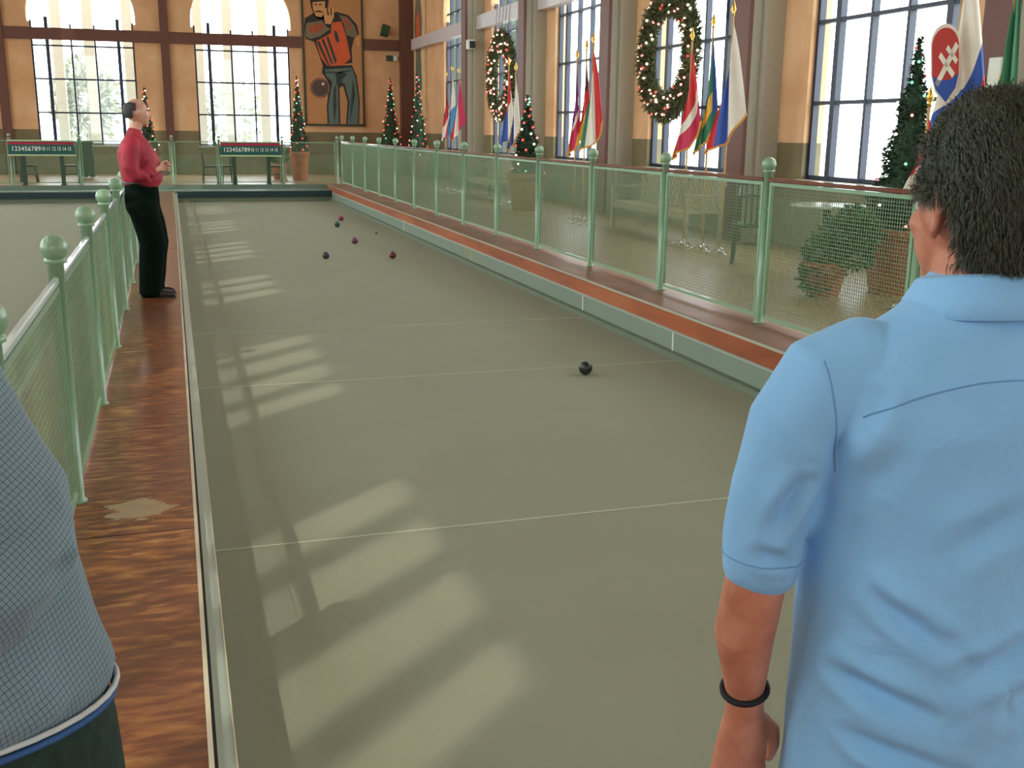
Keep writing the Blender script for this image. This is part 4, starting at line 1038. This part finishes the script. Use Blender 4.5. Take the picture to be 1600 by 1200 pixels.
def shoe(parent, x, y, rz, m='leather'):
    bm = BM(); limb(bm, [(0, -.09, .045), (0, -.03, .05), (0, .06, .04), (0, .15, .032), (0, .185, .028)], [.038, .042, .040, .036, .022], 18)
    bmesh.ops.transform(bm, matrix=T(x, y, 0) @ RZ(rz), verts=bm.verts[:])
    for v in bm.verts: v.co.z = max(v.co.z, .012)
    s_ = obj('shoe', bm, M[m], parent, True)
    bm = BM(); limb(bm, [(0, -.10, .01), (0, 0, .01), (0, .10, .01), (0, .19, .01)], [.034, .036, .042, .026], 18)
    for v in bm.verts: v.co.z = .0 if v.co.z < .01 else .016
    bmesh.ops.transform(bm, matrix=T(x, y, 0) @ RZ(rz), verts=bm.verts[:]); obj('sole', bm, M['black'], s_)

# ---------------------------------------------------------------- man in the light blue shirt (right foreground, seen from behind)
t = thing('person', 'person seen from behind in a light blue short sleeved shirt, dark bushy hair, arm hanging', 'person', (.985, 1.11, .26), -math.radians(10))
HC = (-.004, .012, 1.518); HR = math.radians(9)
bm = BM()
zl(bm, [(0, 0, .80, .15, .11), (0, 0, 1.0, .15, .10), (0, 0, 1.2, .16, .095), (0, 0, 1.31, .12, .06), (0, -.005, 1.385, .07, .055), (0, 0, 1.45, .058, .060), (0, .012, 1.50, .056, .060)])
ball(bm, (0, 0, .85), 1, 20, 12, (.16, .12, .12))
for sx in (-1, 1):
    limb(bm, [(sx * .085, 0, .84), (sx * .10, .01, .5), (sx * .10, -.01, .45), (sx * .11, -.015, .10), (sx * .11, .0, .05)], [.085, .058, .055, .038, .035])
    limb(bm, [(sx * .11, -.04, .05), (sx * .11, .10, .035)], [.035, .03])
limb(bm, [(-.14, 0, 1.29), (-.205, 0, 1.265), (-.262, .0, 1.10), (-.275, .0, 1.01), (-.277, .018, .94), (-.260, .045, .835), (-.256, .050, .805)], [.040, .042, .039, .041, .042, .028, .0265])
hand(bm, (-.256, .050, .805), (-.03, .02, -1), (1, .15, 0), -1, .28, 1.12, .2)
limb(bm, [(.14, 0, 1.29), (.205, 0, 1.265), (.275, .0, 1.10), (.293, .0, 1.03), (.285, .03, .96), (.265, .060, .86), (.262, .066, .835)], [.045, .047, .043, .042, .041, .027, .0255])
hand(bm, (.262, .066, .835), (.02, .05, -1), (-1, .25, 0), 1, .35)
head(bm, HC, HR)
solid('body', bm, M['skin'], t, .0042, 3)
face_bits(t, HC, HR)
# bushy hair: thick cap and many short locks
bm = BM(); bmesh.ops.create_icosphere(bm, subdivisions=5, radius=1)
hm = Matrix.Translation(HC) @ RZ(HR)
kill = []
for v in bm.verts:
    d = v.co.copy()
    k = 1 + .035 * noise.noise(d * 5) + .02 * noise.noise(d * 13)
    v.co = Vector((d.x * .084 * k, d.y * .108 * k - .020, d.z * .120 * k + .030))
    c_ = v.co
    if (c_.y > .030 and c_.z < .075) or (c_.y > -.015 and c_.z < -.02) or c_.z < -.074 or (abs(c_.x) > .052 and c_.z < .012 and c_.y > -.045) or (abs(c_.x) > .055 and c_.z < -.055): kill.append(v)
bmesh.ops.delete(bm, geom=kill, context='VERTS')
base = [(v.co.copy(), v.normal.copy()) for v in bm.verts]
for i in range(26000):
    p, n_ = random.choice(base)
    flow = Vector((0, -.45 if p.z > .03 else -.1, -.9)); d = (n_ * random.uniform(.15, .55) + flow * .8 + Vector((noise.noise(p * 40), noise.noise(p * 40 + Vector((9, 0, 0))), 0)) * .9 + Vector([random.gauss(0, .35) for _ in range(3)])).normalized()
    L = random.uniform(.008, .020); s_ = n_.cross(d); s_ = (s_.normalized() if s_.length > 1e-4 else Vector((1, 0, 0))) * random.uniform(.0004, .0009)
    p = p + Vector([random.gauss(0, .0025) for _ in range(3)]); m_ = p + d * L * .55 + n_ * .002; e_ = p + (d + flow * .5).normalized() * L
    a0 = bm.verts.new(p - s_); a1 = bm.verts.new(p + s_); b0 = bm.verts.new(m_ - s_ * .8); b1_ = bm.verts.new(m_ + s_ * .8); cc = bm.verts.new(e_)
    bm.faces.new((a0, a1, b1_, b0)); bm.faces.new((b0, b1_, cc))
bmesh.ops.transform(bm, matrix=hm, verts=bm.verts[:])
obj('hair', bm, M['hair'], t)
# shirt: torso, sleeves
bm = BM()
zl(bm, [(0, .0, .62, .212, .155), (0, 0, .72, .210, .155), (0, 0, .9, .207, .150), (0, 0, 1.05, .204, .145), (0, -.002, 1.16, .205, .140), (0, -.006, 1.25, .210, .128), (0, -.008, 1.31, .203, .108), (0, -.01, 1.352, .168, .088), (0, -.01, 1.385, .112, .078), (0, -.004, 1.415, .076, .072)], 40)
for sx in (-1, 1):
    limb(bm, [(sx * .14, -.005, 1.325), (sx * .20, -.002, 1.300), (sx * .236, 0, 1.24), (sx * .256, 0, 1.16), (sx * .266, .0, 1.08), (sx * .268, .0, 1.035)], [.058, .064, .063, .058, .053, .050], 26)
cr1 = [((-.235, -.075, 1.17), (-.16, -.125, 1.27), .013, .016), ((-.225, -.08, 1.12), (-.15, -.14, 1.19), .011, .015), ((-.20, -.12, 1.10), (-.10, -.15, 1.02), .012, .012),
       ((-.19, -.10, 1.06), (-.05, -.15, .97), .013, .010), ((-.21, -.07, .93), (-.06, -.15, .88), .014, .012), ((-.20, -.09, .85), (-.02, -.16, .80), .013, .010), ((-.17, -.09, 1.30), (-.21, -.10, 1.20), .014, .013),
       ((-.27, -.06, 1.12), (-.235, -.055, 1.20), .012, .010), ((.02, -.14, 1.25), (.10, -.15, 1.05), .02, .006), ((.0, -.14, 1.16), (-.09, -.15, 1.10), .018, .006), ((-.29, -.05, 1.08), (-.25, -.05, 1.07), .010, .008),
       ((.08, -.14, 1.0), (-.08, -.15, .93), .016, .008), ((.16, -.13, .97), (.02, -.15, .90), .016, .007)]
sh_ = solid('shirt', bm, M['blue_shirt'], t, .0055, 5, folds(.007, (6, 6, 4), cr1))
# seams laid on the cloth: yoke across the back, armhole seam, sleeve hem
from mathutils.bvhtree import BVHTree
def seam(parent_shirt, name, probes, r, m, closed=False):
    """probes: (origin, direction) rays into the cloth"""
    me = parent_shirt.data; bv = BVHTree.FromPolygons([v.co for v in me.vertices], [p.vertices for p in me.polygons]); pts = []
    for o_, d_ in probes:
        h = bv.ray_cast(Vector(o_), Vector(d_).normalized())
        if h[0] is not None: pts.append(h[0] + h[1] * r * .3)
    if len(pts) > 2:
        bm = BM(); tube(bm, pts, r, 6, closed=closed); return obj(name, bm, m, parent_shirt, True)
seam(sh_, 'yoke_seam', [((x_ / 100, -.5, 1.322 - .00016 * x_ ** 2), (0, 1, 0)) for x_ in range(-18, 19)], .0012, M['seam'])
def ringprobe(c, ax, n=40, R=.2):
    u, v = frame_for(Vector(ax)); c = Vector(c)
    return [(c + (u * math.cos(2 * PI * k / n) + v * math.sin(2 * PI * k / n)) * R, -(u * math.cos(2 * PI * k / n) + v * math.sin(2 * PI * k / n))) for k in range(n)]
seam(sh_, 'armhole_seam', [((-.222 + .026 * (k / 12) , -.5, 1.335 - k * .012), (0, 1, 0)) for k in range(0, 13)], .0012, M['seam'])
seam(sh_, 'hem_stitching', [q2 for q2 in ringprobe((-.267, 0, 1.062), (-.01, 0, -.2), 40, .062)], .0010, M['seam'], True)
# collar, folded over
bm = BM(); n = 40; rows = []
prof = [(.069, 1.440), (.073, 1.447), (.079, 1.442), (.092, 1.418), (.100, 1.394), (.097, 1.391), (.084, 1.405), (.073, 1.420)]
for r_, z_ in prof:
    row = []
    for k in range(n + 1):
        a = math.radians(-68) + math.radians(316) * k / n - PI / 2 - math.radians(90); a = math.radians(112) + math.radians(316) * k / n
        dip = -.012 * (1 + math.sin(a)) * .5 * 2
        row.append(bm.verts.new((r_ * math.cos(a), r_ * .98 * math.sin(a) - .002, z_ + dip)))
    rows.append(row)
for i in range(len(rows)):
    a, b_ = rows[i], rows[(i + 1) % len(rows)]
    for k in range(n): bm.faces.new((a[k], a[k + 1], b_[k + 1], b_[k]))
bm.faces.new([r_[0] for r_ in rows]); bm.faces.new([r_[-1] for r_ in rows][::-1])
obj('collar', bm, M['blue_shirt'], sh_, True)
# bracelet
bm = BM(); c_ = Vector((-.261, .043, .838)); u, v = frame_for(Vector((.10, .12, -.5)))
tube(bm, [c_ + (u * math.cos(k / 24 * 2 * PI) + v * math.sin(k / 24 * 2 * PI)) * .0315 for k in range(24)], .0045, 8, closed=True); obj('wristband', bm, M['black'], t, True)
bm = BM()
zl(bm, [(0, 0, .60, .195, .135), (0, 0, .80, .19, .13), (0, 0, .92, .17, .12)])
for sx in (-1, 1): limb(bm, [(sx * .09, 0, .80), (sx * .105, 0, .5), (sx * .11, -.01, .25), (sx * .112, -.005, .07)], [.105, .085, .075, .072])
solid('trousers', bm, M['khaki'], t, .012, 4, folds(.006))
shoe(t, -.112, 0, .08); shoe(t, .112, 0, -.08)

# ---------------------------------------------------------------- man in the checked shirt (left edge, cropped, from behind)
t = thing('person', 'person at left edge in a grey-blue checked shirt and dark jeans, elbow bent', 'person', (-.335, 1.13, .26), 0)
HC = (-.03, .03, 1.665)
bm = BM()
zl(bm, [(0, 0, .85, .15, .11), (0, 0, 1.05, .16, .11), (-.02, 0, 1.25, .16, .10), (-.03, 0, 1.39, .11, .06), (-.03, .0, 1.46, .06, .058), (-.03, .015, 1.60, .056, .06)])
for sx in (-1, 1):
    limb(bm, [(sx * .085, 0, .88), (sx * .10, .01, .5), (sx * .10, -.01, .45), (sx * .11, -.015, .10), (sx * .11, 0, .05)], [.085, .058, .055, .038, .035])
    limb(bm, [(sx * .11, -.04, .05), (sx * .11, .10, .035)], [.035, .03])
limb(bm, [(.07, 0, 1.37), (.10, .0, 1.34), (.148, -.055, 1.22), (.140, -.085, 1.185), (.05, -.150, 1.155), (-.03, -.172, 1.145)], [.045, .05, .045, .042, .032, .027])
hand(bm, (-.03, -.172, 1.145), (-1, -.05, -.25), (0, -.2, 1), 1, .45)
limb(bm, [(-.13, 0, 1.37), (-.17, .0, 1.34), (-.255, -.06, 1.12), (-.25, -.09, 1.08), (-.17, -.175, .99), (-.10, -.19, .955)], [.045, .05, .045, .042, .032, .027])
hand(bm, (-.10, -.19, .955), (1, -.05, -.3), (0, -.2, 1), -1, .45)
head(bm, HC, 0)
solid('body', bm, M['skin_pale'], t, .006, 3); face_bits(t, HC, 0)
bm = BM(); bmesh.ops.create_icosphere(bm, subdivisions=4, radius=1); kill = []
for v in bm.verts:
    d = v.co.copy(); v.co = Vector((d.x * .082, d.y * .102 - .018, d.z * .106 + .024)); c_ = v.co
    if (c_.y > .03 and c_.z < .07) or c_.z < -.07 or (abs(c_.x) > .05 and c_.z < .012 and c_.y > -.05): kill.append(v)
bmesh.ops.delete(bm, geom=kill, context='VERTS'); bmesh.ops.translate(bm, vec=HC, verts=bm.verts[:]); obj('hair', bm, M['hair_grey'], t, True)
bm = BM()
zl(bm, [(0, 0, 1.02, .236, .145), (.0, 0, 1.045, .242, .158), (0, 0, 1.09, .230, .150), (-.005, 0, 1.16, .222, .160), (-.015, 0, 1.28, .20, .135), (-.025, 0, 1.37, .172, .108), (-.03, 0, 1.42, .150, .09), (-.03, 0, 1.455, .11, .078), (-.03, .0, 1.49, .07, .068)], 40)
limb(bm, [(-.12, 0, 1.395), (-.18, -.01, 1.355), (-.235, -.04, 1.20), (-.26, -.08, 1.10), (-.22, -.13, 1.03), (-.14, -.18, .975)], [.06, .068, .072, .07, .06, .045], 22)
cr2 = [((.21, -.10, 1.09), (.10, -.165, 1.055), .008, .012), ((.12, -.16, 1.06), (-.05, -.19, 1.035), .008, .012), ((.02, -.16, 1.05), (.20, -.13, 1.03), .010, .010), ((.14, -.10, 1.30), (.18, -.12, 1.20), .012, .008), ((.13, -.11, 1.22), (.21, -.14, 1.14), .012, .007),
       ((.21, -.10, 1.06), (.17, -.14, 1.02), .008, .012)]
s2 = solid('shirt', bm, M['check_shirt'], t, .0055, 4, folds(.004, (8, 8, 6), cr2, 3.0))
bm = BM()
limb(bm, [(.03, 0, 1.405), (.085, -.005, 1.375), (.120, -.025, 1.30), (.150, -.045, 1.25), (.157, -.068, 1.205), (.136, -.098, 1.178), (.07, -.138, 1.160), (.0, -.165, 1.150), (-.03, -.172, 1.145)], [.06, .070, .070, .069, .068, .062, .056, .050, .048], 26)
solid('sleeve', bm, M['check_sleeve'], s2, .005, 4, folds(.005, (9, 9, 6), [((.20, -.09, 1.26), (.12, -.15, 1.21), .010, .008), ((.21, -.10, 1.20), (.11, -.16, 1.18), .009, .009), ((.05, -.19, 1.19), (.10, -.16, 1.11), .009, .007)], 5.0))
bm = BM(); tube(bm, [(.243 * math.cos(k / 48 * 2 * PI), .151 * math.sin(k / 48 * 2 * PI), 1.022) for k in range(48)], .0032, 8, closed=True)
M['hem_white'] = mat('white hem edge', (198, 204, 204), .8); M['hem_blue'] = mat('blue waistband edge', (46, 86, 140), .7)
obj('hem', bm, M['hem_white'], s2, True)
bm = BM()
zl(bm, [(0, 0, .80, .235, .152), (0, 0, .90, .245, .156), (0, 0, .985, .240, .150), (0, 0, 1.012, .234, .146)], 36)
for sx in (-1, 1): limb(bm, [(sx * .10, 0, .82), (sx * .11, 0, .5), (sx * .112, -.01, .25), (sx * .114, -.005, .07)], [.115, .09, .08, .078])
j = solid('jeans', bm, M['denim'], t, .008, 3, folds(.003))
bm = BM(); tube(bm, [(.240 * math.cos(k / 48 * 2 * PI), .150 * math.sin(k / 48 * 2 * PI), 1.012) for k in range(48)], .004, 8, closed=True); obj('waistband', bm, M['hem_blue'], j, True)
bm = BM(); ball(bm, (.115, -.137, .955), .0065, 12, 8); obj('rivet', bm, M['brass'], j, True)
seam(j, 'pocket_stitching', [((.10 - .006 * k, -.5, .955 - .0028 * k - .00035 * k * k), (0, 1, 0)) for k in range(0, 14)], .0009, M['seam'])
seam(j, 'pocket_stitching', [((.125 + .003 * k, -.5, .945 - .012 * k), (0, 1, 0)) for k in range(0, 12)], .0009, M['seam'])
shoe(t, -.114, 0, .08); shoe(t, .114, 0, -.08)

# ---------------------------------------------------------------- man in red shirt standing on the walkway, in profile facing the court
t = thing('person', 'person in red long-sleeved shirt and black trousers standing sideways on the brown walkway', 'person', (-.285, 10.8, .26), -PI / 2 - .12)
HC = (0, .005, 1.735)
bm = BM()
zl(bm, [(0, 0, .95, .14, .10), (0, 0, 1.15, .15, .11), (0, 0, 1.35, .17, .11), (0, -.03, 1.47, .13, .07), (0, -.045, 1.53, .065, .058), (0, -.02, 1.62, .058, .06)])
for sx in (-1, 1):
    limb(bm, [(sx * .085, 0, .92), (sx * .09, .05, .5), (sx * .095, .01, .12), (sx * .095, .0, .05)], [.085, .055, .038, .035])
    limb(bm, [(sx * .095, -.04, .05), (sx * .095, .10, .035)], [.035, .03])
    limb(bm, [(sx * .14, -.05, 1.45), (sx * .20, -.05, 1.40), (sx * .245, -.05, 1.21), (sx * .235, -.03, 1.16), (sx * .12, .12, 1.20), (sx * .075, .165, 1.225)], [.045, .05, .045, .043, .032, .028])
    hand(bm, (sx * .075, .165, 1.225), (-sx * .75, .5, .1), (-.2 * sx, .2, 1), sx, .55)
head(bm, HC, .25, 1.08)
solid('body', bm, M['skin_pale'], t, .007, 3); face_bits(t, HC, .25, 1.08)
bm = BM(); bmesh.ops.create_icosphere(bm, subdivisions=4, radius=1); kill = []
for v in bm.verts:
    d = v.co.copy(); v.co = Vector((d.x * .086, d.y * .104 - .020, d.z * .108 + .018)); c_ = v.co
    if c_.y > -.01 + .03 * noise.noise(c_ * 30) or c_.z < -.055 or c_.z > .088 or (abs(c_.x) > .05 and c_.z < .01 and c_.y > -.05): kill.append(v)
bmesh.ops.delete(bm, geom=kill, context='VERTS'); bmesh.ops.transform(bm, matrix=Matrix.Translation(HC) @ RZ(.25) @ Matrix.Diagonal((1.08, 1.08, 1.08, 1)), verts=bm.verts[:])
hr = obj('hair', bm, M['hair_grey'], t, True); md = hr.modifiers.new('thick', 'SOLIDIFY'); md.thickness = .01
bm = BM()
zl(bm, [(0, -.005, 1.08, .175, .165), (0, 0, 1.115, .20, .186), (0, -.003, 1.17, .215, .192), (0, -.015, 1.28, .22, .188), (0, -.035, 1.38, .215, .170), (0, -.04, 1.46, .19, .13), (0, -.045, 1.50, .15, .10), (0, -.045, 1.535, .09, .075), (0, -.04, 1.575, .068, .066)], 36)
for sx in (-1, 1): limb(bm, [(sx * .13, -.045, 1.48), (sx * .195, -.05, 1.44), (sx * .235, -.055, 1.34), (sx * .255, -.055, 1.24), (sx * .245, -.03, 1.17), (sx * .185, .05, 1.17), (sx * .115, .125, 1.20)], [.06, .075, .078, .074, .072, .058, .044], 22)
cr3 = [((.25, -.10, 1.25), (.18, -.14, 1.36), .016, .012), ((.24, .05, 1.20), (.16, .12, 1.12), .016, .012), ((.21, -.03, 1.42), (.23, .0, 1.30), .016, .010), ((.19, .10, 1.30), (.22, .0, 1.24), .016, .012), ((.18, -.08, 1.16), (.18, .08, 1.10), .014, .008)]
s3 = solid('shirt', bm, M['red_shirt'], t, .0085, 4, folds(.007, (6, 6, 4), cr3, 9.0))
bm = BM()
zl(bm, [(0, -.01, .84, .18, .155), (0, -.01, .93, .185, .158), (0, -.008, 1.05, .175, .152), (0, -.008, 1.10, .172, .150)], 30)
for sx in (-1, 1): limb(bm, [(sx * .085, -.005, .88), (sx * .092, .04, .70), (sx * .096, .072, .52), (sx * .10, .045, .32), (sx * .10, .022, .12), (sx * .10, .020, .055)], [.140, .135, .122, .115, .106, .108], 22)
tr3 = solid('trousers', bm, M['black_cloth'], t, .010, 4, folds(.006, (6, 6, 3)))
bm = BM(); tube(bm, [(.178 * math.cos(k / 40 * 2 * PI), .156 * math.sin(k / 40 * 2 * PI) - .008, 1.090) for k in range(40)], .012, 8, closed=True); obj('belt', bm, M['leather'], tr3, True)
shoe(t, -.10, .03, .12); shoe(t, .10, .05, -.05)
